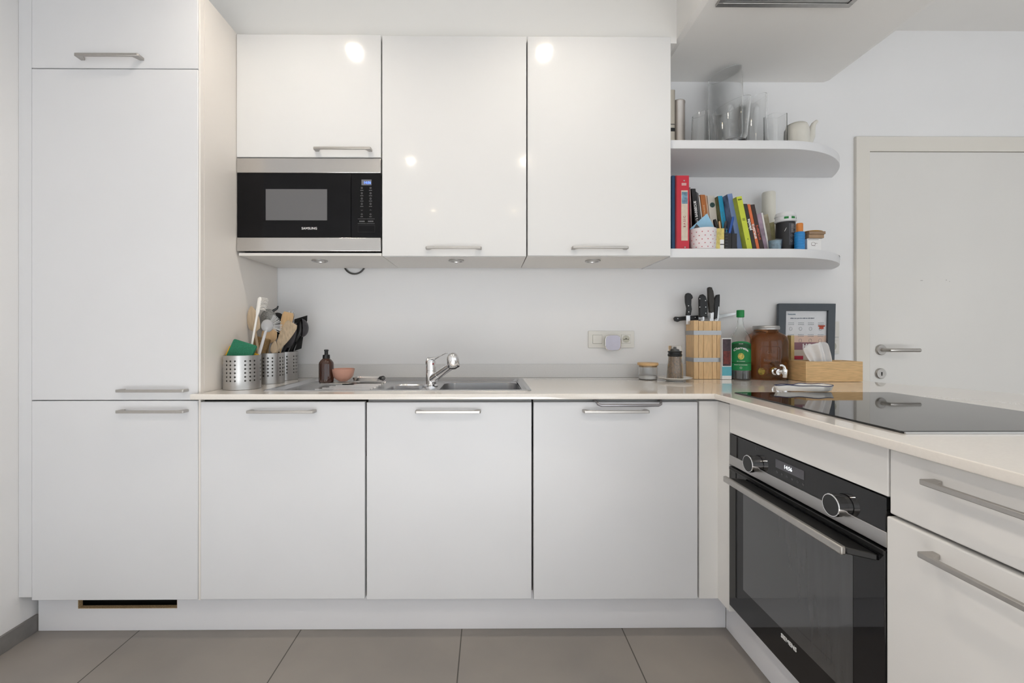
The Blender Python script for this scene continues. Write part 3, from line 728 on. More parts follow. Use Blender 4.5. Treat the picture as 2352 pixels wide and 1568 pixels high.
# wooden spoons and spatulas in the middle pot
WS = 'wooden spoons in the middle pot'
def wood(label, base, px, py, Y, hw, hl, m='spoon', sq=False, roll=0, name='wooden_spoon', hr=.0055):
    L = ulen(base, px, py, Y)
    return utensil(name, label, 'spoon', spoon_mb(L, hw, hl, hr=hr, sq=sq), base, px, py, Y, M[m], roll, WS)
wood('pale wooden spoon leaning left behind the tall white brush', off(1, -.012, -.025), 577, 703, 1.87, .024, .105, 'spoon2')
wood('wooden spoon with a wide oval head behind the round grey brush', off(1, -.01, -.02), 622, 742, 1.92, .031, .085, 'spoon')
wood('wooden spatula standing furthest back right, its light tan top highest of the wooden ones', off(1, .012, .012), 663, 717, 1.96, .026, .125, 'beech', True, name='wooden_spatula', hr=.009)
wood('worn pale wooden spatula leaning right across the front of the pots', off(1, -.035, .0), 672, 741, 1.87, .027, .130, 'spoon2', True, roll=R(10), name='wooden_spatula', hr=.011)
wood('short wooden spoon end rising between the two pots', off(1, .02, -.035), 632, 783, 1.88, .012, .05, 'spoon2')
# black utensils in the back pot
BK = mat('black_nylon', '#1a1a1c', .4, var=.1)
BKG = mat('dark_grey_nylon', '#454347', .45, var=.1)
# skimmer disc
p0 = off(2, -.006, -.01); p1 = P(637, 745, 2.03)
t = thing('skimmer', 'large black round skimmer behind the wooden spatulas', 'utensil', p0)
part(MB().tube([p0, p1], .005, 8), 'handle', BK, t)
part(MB().ell((0, 0, 0), (.045, .010, .056)).xf(Matrix.Translation(p1+Vector((-.002, .004, .0)))), 'disc', BK, t)
p0 = off(2, -.01, -.03); p1 = P(617, 732, 1.975)
t = thing('mesh_strainer', 'grey wire mesh strainer at the back between brush and skimmer', 'strainer', p0)
part(MB().tube([p0, p1], .004, 8), 'handle', M['nickel'], t)
part(MB().ell((0, 0, 0), (.036, .016, .045)).xf(Matrix.Translation(p1)), 'mesh_bowl', mat('wire_mesh', (.33, .33, .32), .6, .5, var=.6, scale=350), t)
part(MB().tube([p1+Vector((.02, 0, .036)), p1+Vector((.038, 0, .047)), p1+Vector((.043, 0, .058))], [.006, .005, .003], 8), 'hook', BK, t)
# ladle
p0 = off(2, -.008, .0); p1 = P(691, 752, 2.02)
t = thing('ladle', 'dark grey ladle leaning furthest right out of the back pot', 'ladle', p0)
part(MB().tube([p0, p0.lerp(p1, .75)+Vector((-.004, 0, 0)), p1+Vector((-.012, 0, 0))], [.005, .006, .006], 10), 'handle', BK, t)
lad = MB()
def cap_(v): return v
for s_, r_ in ((1, 1),):
    loops = []
    for k in range(9):
        a = pi/2*k/8; loops.append([(.040*cos(a)*cos(2*pi*i/24), .030*sin(a), .043*cos(a)*sin(2*pi*i/24)) for i in range(24)])
    for k in range(8, -1, -1):
        a = pi/2*k/8; loops.append([(.037*cos(a)*cos(2*pi*i/24), .027*sin(a)-.0003, .040*cos(a)*sin(2*pi*i/24)) for i in range(24)])
    lad.loft(loops, False, False)
part(lad.xf(Matrix.Translation(p1+Vector((.006, -.006, -.002))) @ Matrix.Rotation(R(-58), 4, 'Z') @ Matrix.Rotation(R(-14), 4, 'Y')), 'bowl', BKG, t)
# square black turner tip
p0 = off(2, .0, .015); p1 = P(700, 726, 2.05)
t = thing('spatula', 'black spatula with square tip rising behind the dark ladle', 'spatula', p0)
part(MB().tube([p0, p0.lerp(p1, .8)], .005, 8), 'handle', BK, t)
q = [P(676, 733, 2.05), P(706, 724, 2.05), P(705.5, 736, 2.05), P(698, 764, 2.05), P(676, 768, 2.05)]
part(MB().loft([[v+Vector((0, -.002, 0)) for v in q], [v+Vector((0, .002, 0)) for v in q]]), 'blade', BK, t, bevel=.001)
# slotted turner, low right
p0 = off(2, -.03, 0); t = thing('slotted_turner', 'black slotted turner hanging low over the right rim of the back pot', 'spatula', p0)
def quad(ps, Y): return [P(a, b, Y) for a, b in ps]
pl_ = MB()
outl = [(676, 806), (688, 772), (697, 770), (692.5, 800), (678, 805)]
pl_.loft([quad(outl, 2.03), quad(outl, 2.034)])
part(pl_, 'blade', BK, t, bevel=.001)
part(MB().tube([p0, P(672, 803, 2.05), P(684, 780, 2.032)], .005, 8), 'handle', BK, t)
# large black spoon in front of the ladle
p0 = off(2, -.03, -.01); L = ulen(p0, 690, 738, 2.0)
o = utensil('serving_spoon', 'black serving spoon leaning right, in front of the dark ladle', 'spoon', spoon_mb(L, .024, .10, hr=.007, thick=.006), p0, 690, 738, 2.0, BK)
p0 = off(2, -.035, -.02); L = ulen(p0, 679, 742, 1.985)
o = utensil('serving_spoon', 'black serving spoon directly right of the worn wooden spatula', 'spoon', spoon_mb(L, .022, .12, hr=.008, thick=.006), p0, 679, 742, 1.985, BKG)
# whisk
p0 = off(2, -.012, .018); p1 = P(670, 711, 2.07)
t = thing('whisk', 'chrome whisk, only its looped top showing above the wooden spatula', 'whisk', p0)
part(MB().tube([p0, p0.lerp(p1, .55)], .007, 10), 'handle', M['chrome'], t)
for k in range(3):
    an = pi*k/3; mb = MB(); a = p0.lerp(p1, .55); d_ = Vector((cos(an), sin(an), 0)); ax = (p1-a)
    pts = [a+ax*s_+d_*(.017*w_) for s_, w_ in ((0, .2), (.3, .6), (.6, .95), (.82, 1), (.95, .65), (1, 0), (.95, -.65), (.82, -1), (.6, -.95), (.3, -.6), (0, -.2))]
    part(mb.tube(pts, .0016, 6), 'wire_loop', M['chrome'], t)
# metal ladle handle bits
p0 = off(1, .03, .02); p1 = P(643, 770, 1.93)
o = part(MB().tube([p0, p1], [.004, .003], 8).ell(p1, (.006, .004, .007)), 'steel_utensil', M['chrome']); tag(o, 'small steel utensil end shining between the wooden spatula and the round brush', 'utensil')

# soap bottle, pink bowl, soap dish on the drainer
def lathe_thing(parts, name, label, cat, c, n=36, group=None):
    t = thing(name, label, cat, c, group=group)
    for (nm, prof, m_) in parts: part(MB().lathe(prof, c, n), nm, m_, t, angle=38)
    return t
zd = WT+.0042
amber = mat('amber_glass', (.06, .018, .009), .06, trans=.35, var=.02, coat=.6)
c = P(749.5, 881, 1.885); c.z = zd
k = 16.5*1.885/1000
lathe_thing([('bottle', [(k*.85, 0), (k, .003), (k, .080), (k*.94, .088), (k*.72, .097), (k*.48, .104), (k*.44, .106), (.001, .106)], amber),
             ('pump_collar', [(k*.47, .104), (k*.49, .106), (k*.46, .120), (k*.28, .1205), (k*.24, .123), (k*.24, .136), (.001, .136)], M['black']),
             ('pump_head', [(k*.22, .134), (k*.30, .1365), (k*.30, .1405), (k*.24, .1425), (.001, .1425)], M['black'])],
            'soap_bottle', 'brown amber pump bottle with a black pump standing on the drainer', 'bottle', c)
c = P(788, 880, 1.905); c.z = zd+.004; k = 25.6*1.905/1000
pink = mat('pink_ceramic', '#cc9c8a', .35, var=.04)
lathe_thing([('bowl', [(.001, 0), (.018, 0), (.019, .002), (k*.62, .009), (k*.86, .022), (k*.98, .044), (k, .0545), (k*.965, .0545), (k*.93, .043), (k*.8, .023), (k*.5, .010), (.001, .008)], pink)],
            'pink_bowl', 'small pale pink bowl beside the amber pump bottle', 'bowl', c)
x0, x1 = PX(733, 1.87), PX(810, 1.9)
o = part(MB().prism(rrect(x0, x1, 1.862, 1.935, .012), 'z', zd-.003, zd+.0003).xf(Matrix.Identity(4)), 'soap_tray', M['nickel'], bevel=.001); tag(o, 'flat steel tray under the pump bottle and the pink bowl', 'tray')
for v in o.data.vertices: pass
# steel soap dish with black scourer
x0, x1 = PX(812, 1.93), PX(868, 1.93); z0, z1 = zd+.002, PZ(867, 1.93, 840)
t = thing('sponge_rack', 'low brushed steel sponge rack right of the pink bowl', 'rack', ((x0+x1)/2, 1.95, zd))
m_ = MB(); a_ = rrect(x0, x1, 1.925, 1.985, .008, 4); b_ = rrect(x0-.004, x1+.004, 1.921, 1.989, .010, 4)
m_.loft([z_(a_, z0), z_(b_, z1), z_([(p[0]*.985+(x0+x1)/2*.015, p[1]) for p in b_], z1), z_(a_, z0+.003)], True, True)
part(m_, 'tray', M['steelh'], t)
xw = PX(878, 1.92)
mb = MB()
for j in range(3):
    r_ = .009-.0015*j
    mb.tube([(xw-.006*j+r_*cos(a), 1.93+.004*j+.003*sin(2*a), z0+.012+r_*sin(a)) for a in [2*pi*k/14 for k in range(14)]], .0018, 6, closed=True)
part(mb, 'black_wire_coil', BK, t)

# ================================================================== sockets on the wall
def plate_thing(name, label, x0, x1, z0, z1):
    t = thing(name, label, 'socket', ((x0+x1)/2, YW, (z0+z1)/2))
    part(MB().prism([(p[0], p[1]) for p in rrect(x0, x1, z0, z1, .004, 3)], 'y', YW-.008, YW-.0002), 'frame_plate', M['cream'], t, bevel=.0015)
    return t
a, b = P(1351.5, 759.5, YW-.008), P(1457, 798.5, YW-.008)
t = plate_thing('wall_socket', 'long triple cream plate with switch and socket on the splashback', a.x, b.x, b.z, a.z)
a_, b_ = P(1362, 769, YW-.01), P(1383, 788.5, YW-.01)
line = mat('joint_shadow', (.25, .24, .2), .6)
part(MB().box(a_.x-.0008, b_.x+.0008, YW-.0083, YW-.008, b_.z-.0012, a_.z+.0008), 'gap_line', line, t)
part(MB().box(a_.x, b_.x, YW-.0105, YW-.008, b_.z, a_.z), 'switch_rocker', M['cream'], t, bevel=.001)
def socket(x0, x1, z0, z1, par):
    part(MB().box(x0-.0006, x1+.0006, YW-.0083, YW-.008, z0-.0008, z1+.0006), 'gap_line', line, par)
    s_ = part(MB().box(x0, x1, YW-.010, YW-.008, z0, z1), 'socket_insert', M['cream'], par, bevel=.0006)
    cx_, cz_ = (x0+x1)/2, (z0+z1)/2; r_ = (x1-x0)*.40
    m_ = MB().lathe([(r_, 0), (r_*.97, -.0006), (r_*.93, -.0001), (r_*.2, .0)], n=28).xf(Matrix.Translation((cx_, YW-.0101, cz_)) @ Matrix.Rotation(pi/2, 4, 'X') @ Matrix.Scale(-1, 4, Vector((0, 0, 1))))
    part(m_, 'recess', mat('socket_recess', (.55, .54, .46), .5), s_)
    m_ = MB()
    for (dx, dz) in ((-.0095, 0), (.0095, 0), (0, .011)): m_.ell((cx_+dx, YW-.0108, cz_+dz-.002), (.0024, .0006, .0024), n=10, m=6)
    for nm, (dx, dz) in zip(('pin_hole', 'pin_hole', 'earth_pin'), ((-.0095, 0), (.0095, 0), (0, .011))):
        part(MB().ell((cx_+dx, YW-.0108, cz_+dz-.002), (.0024, .0008, .0024), n=10, m=6), nm, BK if nm == 'pin_hole' else M['nickel'], s_)
a_, b_ = P(1427.5, 768.5, YW-.01), P(1448.5, 788, YW-.01); socket(a_.x, b_.x, b_.z, a_.z, t)
# air-freshener / smart plug
c = P(1408.5, 787, YW-.05)
t = thing('plug_in_device', 'rounded square pale lilac plug-in device in the triple socket plate', 'plug', (c.x, YW-.009, c.z))
def sq(k, s=.0362):
    s *= k; return [(c.x+s*(abs(cos(a))**.55)*(1 if cos(a) > 0 else -1), c.z+s*(abs(sin(a))**.55)*(1 if sin(a) > 0 else -1)) for a in [2*pi*i/40 for i in range(40)]]
def at_y(l, y): return [(p[0], y, p[1]) for p in l]
part(MB().loft([at_y(sq(.86), YW-.009), at_y(sq(.92), YW-.030), at_y(sq(1.02, .0355), YW-.047)]), 'body', M['white'], t)
part(MB().loft([at_y(sq(1.02), YW-.0455), at_y(sq(1.06), YW-.047), at_y(sq(1.06), YW-.0485), at_y(sq(1.0), YW-.050)]), 'chrome_rim', M['chrome'], t)
part(MB().loft([at_y(sq(1.0), YW-.0498), at_y(sq(.97), YW-.0512)]), 'front_face', mat('lilac_plastic', (.56, .55, .66), .25), t)
# socket plate partly hidden by the picture frame
a, b = P(1890, 751, YW-.008), P(1928, 771, YW-.008)
t = plate_thing('light_switch', 'cream switch plate half hidden behind the grey picture frame', a.x, b.x, P(0, 774, YW).z, P(0, 738, YW).z)
t = plate_thing('wall_socket', 'cream wall socket peeking out right of the picture frame, above the tissue box', a.x, b.x, P(0, 812, YW).z, P(0, 775, YW).z)
a_, b_ = P(1896, 782, YW-.01), P(1924, 808, YW-.01); socket(a_.x, b_.x, b_.z, a_.z, t)

# ================================================================== right corner group
# lidded sugar jar
c = P(1488, 870, 2.05); c.z = WT+.001; k = 22.5*2.05/1000
t = thing('storage_jar', 'small glass jar of white sugar with a flat bamboo lid', 'jar', c)
part(MB().lathe([(.001, 0), (k*.88, 0), (k*.93, .003), (k*.95, .064), (k*.92, .064), (k*.90, .004), (.001, .003)], c, 40), 'jar', M['glass'], t)
part(MB().lathe([(.001, .0035), (k*.89, .0035), (k*.89, .017), (.001, .0185)], c, 32), 'sugar', mat('sugar', (.85, .84, .83), .9, bump=.5, bscale=900), t)
part(MB().lathe([(.001, .066), (k*1.0, .066), (k*1.02, .068), (k*1.02, .076), (k*1.0, .078), (.001, .078)], c, 40), 'lid', M['bamboo'], t)
part(MB().lathe([(.001, .058), (k*.88, .058), (k*.88, .0655), (.001, .0655)], c, 40), 'lid_plug', mat('lid_seal', '#b89a72', .5), t)
# plate with grinder
c = P(1550, 869, 1.985); c.z = WT+.001; k = 37.5*1.985/1000
o = lathe_thing([('dish', [(.001, 0), (k*.5, 0), (k*.52, .003), (k*.8, .008), (k, .0145), (k*.995, .016), (k*.78, .0105), (k*.5, .006), (.001, .006)], mat('white_china', (.80, .78, .75), .15, coat=.5))],
                'saucer', 'small white saucer under the seed-filled bottle', 'plate', c)
k = 18.5*1.985/1000; c2 = c+Vector((0, 0, .0065))
t = thing('spice_bottle', 'clear plastic bottle of brown seeds with black flip cap, standing on the saucer', 'bottle', c2)
part(MB().lathe([(.001, 0), (k*.92, 0), (k*.98, .004), (k*.93, .040), (k*.84, .080), (k*.76, .108), (k*.70, .108), (k*.78, .080), (k*.88, .040), (k*.9, .004), (.001, .003)], c2, 32), 'bottle', mat('clear_plastic', (.9, .88, .84), .05, trans=.95, var=0), t)
seed = mat('seeds', '#8d6f4b', .7, var=.55, scale=160, bump=1, bscale=260)
part(MB().lathe([(.001, .004), (k*.89, .005), (k*.87, .040), (k*.77, .080), (k*.69, .106), (.001, .107)], c2, 32), 'seeds', seed, t)
part(MB().lathe([(k*.80, .104), (k*.84, .107), (k*.84, .114), (k*.78, .116), (k*.78, .122), (k*.86, .124), (k*.80, .129), (.001, .129)], c2, 32), 'cap_base', M['black'], t)
part(MB().lathe([(k*.78, .129), (k*.80, .150), (k*.78, .153), (.001, .153)], c2, 32, cap0=False), 'clear_cap', mat('clear_plastic', 0), t)
part(MB().lathe([(k*.4, .129), (k*.33, .137), (k*.14, .14), (k*.12, .147), (.001, .147)], c2, 20), 'spout', M['black'], t)

# knife block
Yk0, Yk1 = 2.052, 2.136
kx0 = PX(1594, Yk0); kx1 = PX(1655.5, Yk0); kz1 = PZ(737, Yk0, 1620)
kb = thing('knife_block', 'pale wooden knife block with vertical slats and two steel bands', 'knife block', ((kx0+kx1)/2, 2.1, WT+.001))
cuts = [1594, 1604.7, 1616, 1636, 1646.8, 1656]
part(MB().box(kx0+.002, kx1-.002, Yk0+.006, Yk1-.001, WT+.003, kz1-.003), 'core', M['dark'], kb)
for i in range(5):
    xa = PX(cuts[i], Yk0)+(.0007 if i else 0); xb = PX(cuts[i+1], Yk0)-.0007
    part(MB().box(xa, xb, Yk0, Yk1, WT+.001, kz1+(.003 if i == 0 else 0)), 'slat', M['beech'], kb, bevel=.0008)
for yy in ((759, 769), (821.5, 831)):
    za, zb = PZ(yy[1], Yk0, 1620), PZ(yy[0], Yk0, 1620)
    mb = MB(); e = .0018
    mb.box(kx0-e, kx1+e, Yk0-e, Yk0-.0002, za, zb); mb.box(kx0-e, kx0-.0002, Yk0, Yk1, za, zb); mb.box(kx1+.0002, kx1+e, Yk0, Yk1, za, zb)
    part(mb, 'steel_band', mat('dull_band', (.40, .40, .41), .4, 1), kb)
def knife(label, outl, Y, th=.016, rivets=(), blade=None, steel=None, hm=None):
    """outl: outline of the handle in px"""
    q = [P(a, b, Y) for a, b in outl]; cc = sum(q, Vector())/len(q)
    t = thing('kitchen_knife', label, 'knife', cc, group='knives in the knife block')
    part(MB().loft([[v+Vector((0, -th/2, 0)) for v in q], [v+Vector((0, th/2, 0)) for v in q]]), 'handle', hm or BK, t, bevel=.003, seg=3)
    for (a, b) in rivets:
        v = P(a, b, Y-th/2); part(MB().ell(v, (.0026, .0012, .0026), 10, 6), 'rivet', M['chrome'], t)
    for ol, nm in ((blade, 'blade'), (steel, 'bolster')):
        if ol:
            q = [P(a, b, Y) for a, b in ol]; e = .0010 if nm == 'blade' else .0085
            part(MB().loft([[v+Vector((0, -e, 0)) for v in q], [v+Vector((0, e, 0)) for v in q]]), nm, mat('blade_steel', (.6, .6, .61), .38, 1), t, bevel=.0004)
    return t
knife('black riveted knife standing upright in the leftmost slot of the block', [(1573.5, 680), (1575, 674.5), (1579, 672.5), (1585, 674), (1589, 678.5), (1590.5, 684), (1587, 688), (1586.5, 700), (1588, 710), (1585.5, 724), (1575.5, 724), (1577, 708), (1574, 694)], 2.09, rivets=((1581.5, 702), (1582, 716)), blade=[(1576, 724), (1585, 724), (1585, 745), (1576, 745)])
knife('black riveted knife with chrome edge, second from the left in the block', [(1605, 684), (1608, 677), (1613, 675.5), (1619, 680), (1623, 692), (1624, 706), (1623, 728), (1606, 728), (1605.5, 706)], 2.085, th=.018, rivets=((1607.5, 686), (1607.5, 705), (1620.5, 690), (1621, 705), (1621, 719)), steel=[(1611, 680), (1615, 679), (1616, 735), (1611.5, 735)], blade=[(1610, 728), (1617, 728), (1617, 745), (1610, 745)])
knife('tallest knife in the block, dark handle with a chrome stripe and white collar', [(1625, 661), (1627.5, 659), (1633, 660), (1637, 668), (1639, 684), (1638.5, 718), (1629, 718), (1626, 690)], 2.085, th=.018, steel=[(1634, 660.5), (1636, 662), (1638.5, 690), (1637.5, 728), (1633.5, 728)], blade=[(1630, 716), (1638.5, 716), (1638.5, 745), (1630, 745)], hm=mat('brown_black_handle', '#2a241c', .3))
knife('black knife in the rightmost slot, narrow handle tilted right', [(1640, 686), (1645, 677), (1652, 676), (1652, 690), (1650, 722), (1641, 734), (1639.5, 726), (1639, 700)], 2.085, th=.016, steel=[(1648, 704), (1650, 704), (1648.5, 735), (1645, 735)], blade=[(1642, 730), (1649, 730), (1649, 745), (1642, 745)])
v = P(1634.5, 725, 2.074); part(MB().box(v.x-.0075, v.x+.0075, 2.070, 2.0725, v.z-.013, v.z+.013), 'collar', mat('collar_steel', (.72, .72, .73), .3, .4), [o for o in C.objects if o.get('label', '').startswith('tallest knife')][0])
knife('large knife lying level behind the upright knives, blade pointing right', [(1547, 731), (1550, 727), (1558, 727.5), (1575, 726), (1603, 724), (1603.5, 734), (1575, 735.5), (1562, 736.5), (1556, 739), (1549, 737)], 2.125, th=.014, rivets=((1557, 731.5), (1577, 730.5), (1597, 728.5)), blade=[(1603, 726), (1640, 724), (1690, 717.5), (1690, 722), (1650, 731), (1603, 733)])

# thin recipe box (white with blue foot)
Yb = 2.035; a, b = P(1658.5, 776, Yb), P(1680.5, 871, Yb)
t = thing('slim_box', 'slim white upright box with turquoise band, between knife block and green-capped bottle', 'box', ((a.x+b.x)/2, Yb, WT+.001))
part(MB().box(a.x, b.x, Yb, Yb+.05, WT+.001, a.z), 'box', M['paper'], t, bevel=.0006)
z_of = lambda y: PZ(y, Yb, 1669)
part(MB().box(a.x+.003, b.x-.003, Yb-.0006, Yb, z_of(840), z_of(778.5)), 'photo', mat('photo_print', '#45323a', .4, var=.5, scale=40), t)
part(MB().box(a.x+.006, b.x-.006, Yb-.0010, Yb-.0006, z_of(836), z_of(806)).xf(Matrix.Identity(4)), 'photo_hand', mat('photo_red', '#6e2a24', .4, var=.5, scale=60), t)
part(MB().box(a.x, b.x, Yb-.0006, Yb, z_of(862.5), z_of(842)), 'turquoise_band', mat('turquoise', '#63b4c4', .4), t)

# green-labelled rum bottle
c = P(1700.5, 870, 2.045); c.z = WT+.001; k = 21.5*2.045/1000
clear = mat('bottle_glass', (.97, .99, .98), .02, trans=.97, var=0)
t = thing('liquor_bottle', 'clear glass liquor bottle with green label and green cap, half full of dark drink', 'bottle', c)
hz_ = lambda y: PZ(y, 2.045, 1700)-c.z
neck = .0125
part(MB().lathe([(.001, 0), (k*.9, 0), (k, .004), (k, hz_(783)), (k*.97, hz_(776)), (k*.80, hz_(768)), (k*.55, hz_(761)), (k*.40, hz_(754)), (neck*1.15, hz_(744)), (neck, hz_(732)), (neck, hz_(724)), (neck*.8, hz_(724)), (neck*.8, hz_(744)), (k*.35, hz_(754)), (k*.5, hz_(761.5)), (k*.75, hz_(768.5)), (k*.94, hz_(778)), (k*.94, .006), (.001, .006)], c, 40), 'bottle', clear, t)
part(MB().lathe([(.001, .0065), (k*.93, .0065), (k*.93, hz_(850)), (.001, hz_(850))], c, 36), 'liquid', mat('dark_liquid', (.012, .006, .005), .3, var=.3, scale=40), t)
part(MB().lathe([(neck*1.1, hz_(729)), (neck*1.32, hz_(728)), (neck*1.32, hz_(713)), (neck*1.2, hz_(712)), (.001, hz_(712))], c, 28), 'cap', mat('cap_green', '#168a44', .4), t)
def cyl(c, r, dz):
    return lambda v: Vector((c.x+(r+v.z)*sin(v.x/r), c.y-(r+v.z)*cos(v.x/r), c.z+dz+v.y))
def patch(c, r, a0, a1, top, bot, n=24, off=.0003):
    mb = MB(); vs = []
    for i in range(n+1):
        a = a0+(a1-a0)*i/n; u = (i/n-.5)*2
        for z in (bot(u), top(u)): vs.append((c.x+(r+off)*sin(a), c.y-(r+off)*cos(a), c.z+z))
    return mb.add(vs, [(2*i, 2*i+2, 2*i+3, 2*i+1) for i in range(n)])
lg = mat('label_green', '#157f45', .5)
part(patch(c, k, -1.35, 1.35, lambda u: hz_(797-14*(1-u*u)**.5), lambda u: hz_(849)), 'green_label', lg, t)
lab = part(patch(c, k, -1.35, 1.35, lambda u: hz_(800-13*(1-u*u)**.5), lambda u: hz_(807-9*(1-u*u)**.5), off=.0007), 'name_band', mat('band_dark_green', '#0c4a26', .5), t)
part(MB().text('Charrette', .0155, lambda v: cyl(c, k, hz_(800.5))(Vector((v.x, v.y+.016*(1-(v.x/.034)**2)-.0115, .0012+v.z))), bold=.0005), 'name_lettering', M['wink'], lab)
part(MB().text('RHUM', .006, lambda v: cyl(c, k, hz_(789))(Vector((v.x, v.y, .0010+v.z)))), 'small_lettering', M['wink'], lab)
part(MB().lathe([(.013, 0), (.001, .0004)], n=24, cap0=False).xf(Matrix.Translation(c+Vector((0, -k-.0012, hz_(817)))) @ Matrix.Rotation(pi/2, 4, 'X') @ Matrix.Scale(1.15, 4, Vector((0, 1, 0)))), 'emblem', mat('gold_emblem', '#c2b45a', .5, var=.5, scale=120), t)
part(patch(c, k, -1.35, 1.35, lambda u: hz_(831), lambda u: hz_(833), off=.0006), 'dark_stripe', mat('band_dark_green', 0), t)
part(MB().text('RHUM TRADITIONNEL', .0055, lambda v: cyl(c, k, hz_(836.5))(Vector((v.x, v.y, .0008+v.z)))).text('DE LA REUNION', .0045, lambda v: cyl(c, k, hz_(828.5))(Vector((v.x, v.y, .0008+v.z)))), 'small_lettering', M['wink'], t)
part(MB().tube([c+Vector((.004*cos(a), -k-.0008, hz_(843)+.004*sin(a))) for a in [2*pi*j/12 for j in range(12)]], .0006, 4, closed=True), 'round_mark', M['wink'], t)

for o_ in C.objects:                     # the label faces the kitchen, turned towards the left
    r_ = o_
    while r_.parent: r_ = r_.parent
    if r_ == t and o_.type == 'MESH' and o_.name.split('.')[0] not in ('bottle', 'liquid', 'cap'): o_.data.transform(Matrix.Rotation(-.47, 4, 'Z'))

# drinks dispenser
c = Vector((1.322, 2.066, WT+.001)); k = .0885
t = thing('drink_dispenser', 'big embossed glass jar of brown iced tea with steel lid and chrome tap', 'dispenser', c)
hy = lambda y: PZ(y, 2.05, 1767)-c.z
def rsq(rad, z, p=.62, n=48):
    out = []
    for i in range(n):
        a = 2*pi*i/n; ca, sa = cos(a), sin(a)
        f = 1/((abs(ca)**3.2+abs(sa)**3.2)**(1/3.2)) if p else 1
        out.append((c.x+rad*ca*f, c.y+rad*.80*sa*f, c.z+z))
    return out
def rci(rad, z, n=48): return [(c.x+rad*cos(2*pi*i/n), c.y+rad*sin(2*pi*i/n), c.z+z) for i in range(n)]
kr = .94
prof = [(k*.86, 0), (k*.93, .006), (k*.97, .02), (k*.97, hy(800)), (k*.975, hy(785)), (k*.93, hy(775)), (k*.80, hy(768)), (k*.62, hy(764))]
body = MB().loft([rsq(a, b) for a, b in prof]+[rci(k*.58, hy(761)), rci(k*.58, hy(754.5))])
tea = mat('iced_tea_glass', (.50, .21, .075), .03, trans=.85, ior=1.36, var=.05, scale=6)
part(body, 'jar', tea, t, angle=60)
part(MB().lathe([(k*.60, hy(757)), (k*.635, hy(756.5)), (k*.635, hy(750)), (k*.61, hy(748)), (k*.5, hy(747.5)), (.001, hy(747.5))], c, 48), 'lid', M['steel'], t)
part(MB().lathe([(k*.64, hy(753.6)), (k*.655, hy(753)), (k*.64, hy(752.4))], c, 48, cap0=False, cap1=False), 'lid_ridge', M['steel'], t)
# embossed panel
fy = c.y-k*.97*.80-.0005
e_ = rrect(c.x-.070, c.x+.022, c.z+.050, c.z+.155, .014, 5)
part(MB().tube([(p[0], fy, p[1]) for p in e_], .0016, 6, closed=True), 'embossed_panel', tea, t)
part(MB().text('Cold', .020, lambda v: Vector((c.x-.022+v.x, fy-v.z, c.z+.128+v.y)), ext=.001).text('Beverages', .0165, lambda v: Vector((c.x-.022+v.x, fy-v.z, c.z+.092+v.y)), ext=.001), 'embossed_lettering', mat('embossed_glass', (.36, .17, .08), .1, trans=.5), t)
fruit = mat('citrus_slice', '#8e7a2c', .5, var=.5, scale=60); fruit2 = mat('tea_leaf_mass', '#2a1608', .6, var=.4, scale=40)
for i, (dx, dy, dz, rx, rz, m_) in enumerate(((-.050, -.045, .040, .024, .020, fruit), (-.005, -.050, .046, .022, .018, fruit), (.035, -.045, .035, .022, .02, fruit), (.012, -.04, .075, .032, .013, fruit2), (-.03, -.04, .018, .03, .014, mat('lime_slice', '#5d641f', .5, var=.5, scale=60)), (.03, -.04, .018, .03, .013, fruit2), (.056, -.03, .062, .012, .022, fruit))):
    part(MB().ell(c+Vector((dx, dy-.013, dz)), (rx, .008, rz)), 'fruit_slice', m_, t)
# tap
tx = c+Vector((-.004, -k*.97*.80, .040))
tp = part(MB().lathe([(.001, 0), (.016, 0), (.016, .005), (.011, .007), (.010, .018), (.013, .020), (.013, .030), (.001, .031)], n=24).xf(Matrix.Translation(tx) @ Matrix.Rotation(pi/2, 4, 'X')), 'tap', M['chrome'], t)
part(MB().lathe([(.008, -.028), (.0095, -.024), (.0125, .004), (.011, .010), (.001, .012)], n=20).xf(Matrix.Translation(tx+Vector((.020, -.040, .004)))), 'spout', M['chrome'], tp)
part(MB().tube([tx+Vector((.002, -.024, .002)), tx+Vector((.012, -.034, .004)), tx+Vector((.020, -.040, .004))], .009, 12).tube([tx+Vector((.020, -.040, .014)), tx+Vector((.016, -.040, .026)), tx+Vector((.004, -.042, .032)), tx+Vector((-.008, -.044, .031))], [.008, .007, .006, .005], 12), 'lever', M['chrome'], tp)

# picture frame leaning on the wall
Yf = 2.12
fr = thing('picture_frame', 'dark grey picture frame leaning on the wall behind the tissue box', 'picture frame', P(1849, 866, Yf))
def FP(px, py):                       # frame leans back a little
    z = P(px, py, Yf).z; yy = 2.085+(z-WT)/.30*.050; return P(px, py, yy)
A = [FP(1784.5, 698), FP(1914, 698.5), FP(1910, 868), FP(1781, 868)]
B = [FP(1801, 714), FP(1897.5, 714), FP(1894, 850), FP(1798, 850)]
n_ = Vector((0, -.016, .002))
mb = MB(); nb = len(A)
vs = [v for v in A]+[v+n_ for v in A]+[v+n_ for v in B]+[v for v in B]
fs = []
for i in range(4):
    j = (i+1) % 4; fs += [(i, j, 4+j, 4+i), (4+i, 4+j, 8+j, 8+i), (8+i, 8+j, 12+j, 12+i)]
mb.add(vs, fs); part(mb, 'frame', mat('slate_grey_frame', '#4d545b', .5, var=.04), fr, bevel=.001)
nn = Vector((0, -.004, 0))
def FQ(u, v, d=0):      # u,v 0..1 over the print (v downwards)
    return B[0].lerp(B[1], u).lerp(B[3].lerp(B[2], u), v)+nn+Vector((0, -.0006*d, 0))
def fquad(mb, u0, u1, v0, v1, d=1, mi=0): return mb.add([FQ(u0, v0, d), FQ(u1, v0, d), FQ(u1, v1, d), FQ(u0, v1, d)], [(0, 1, 2, 3)], mi)
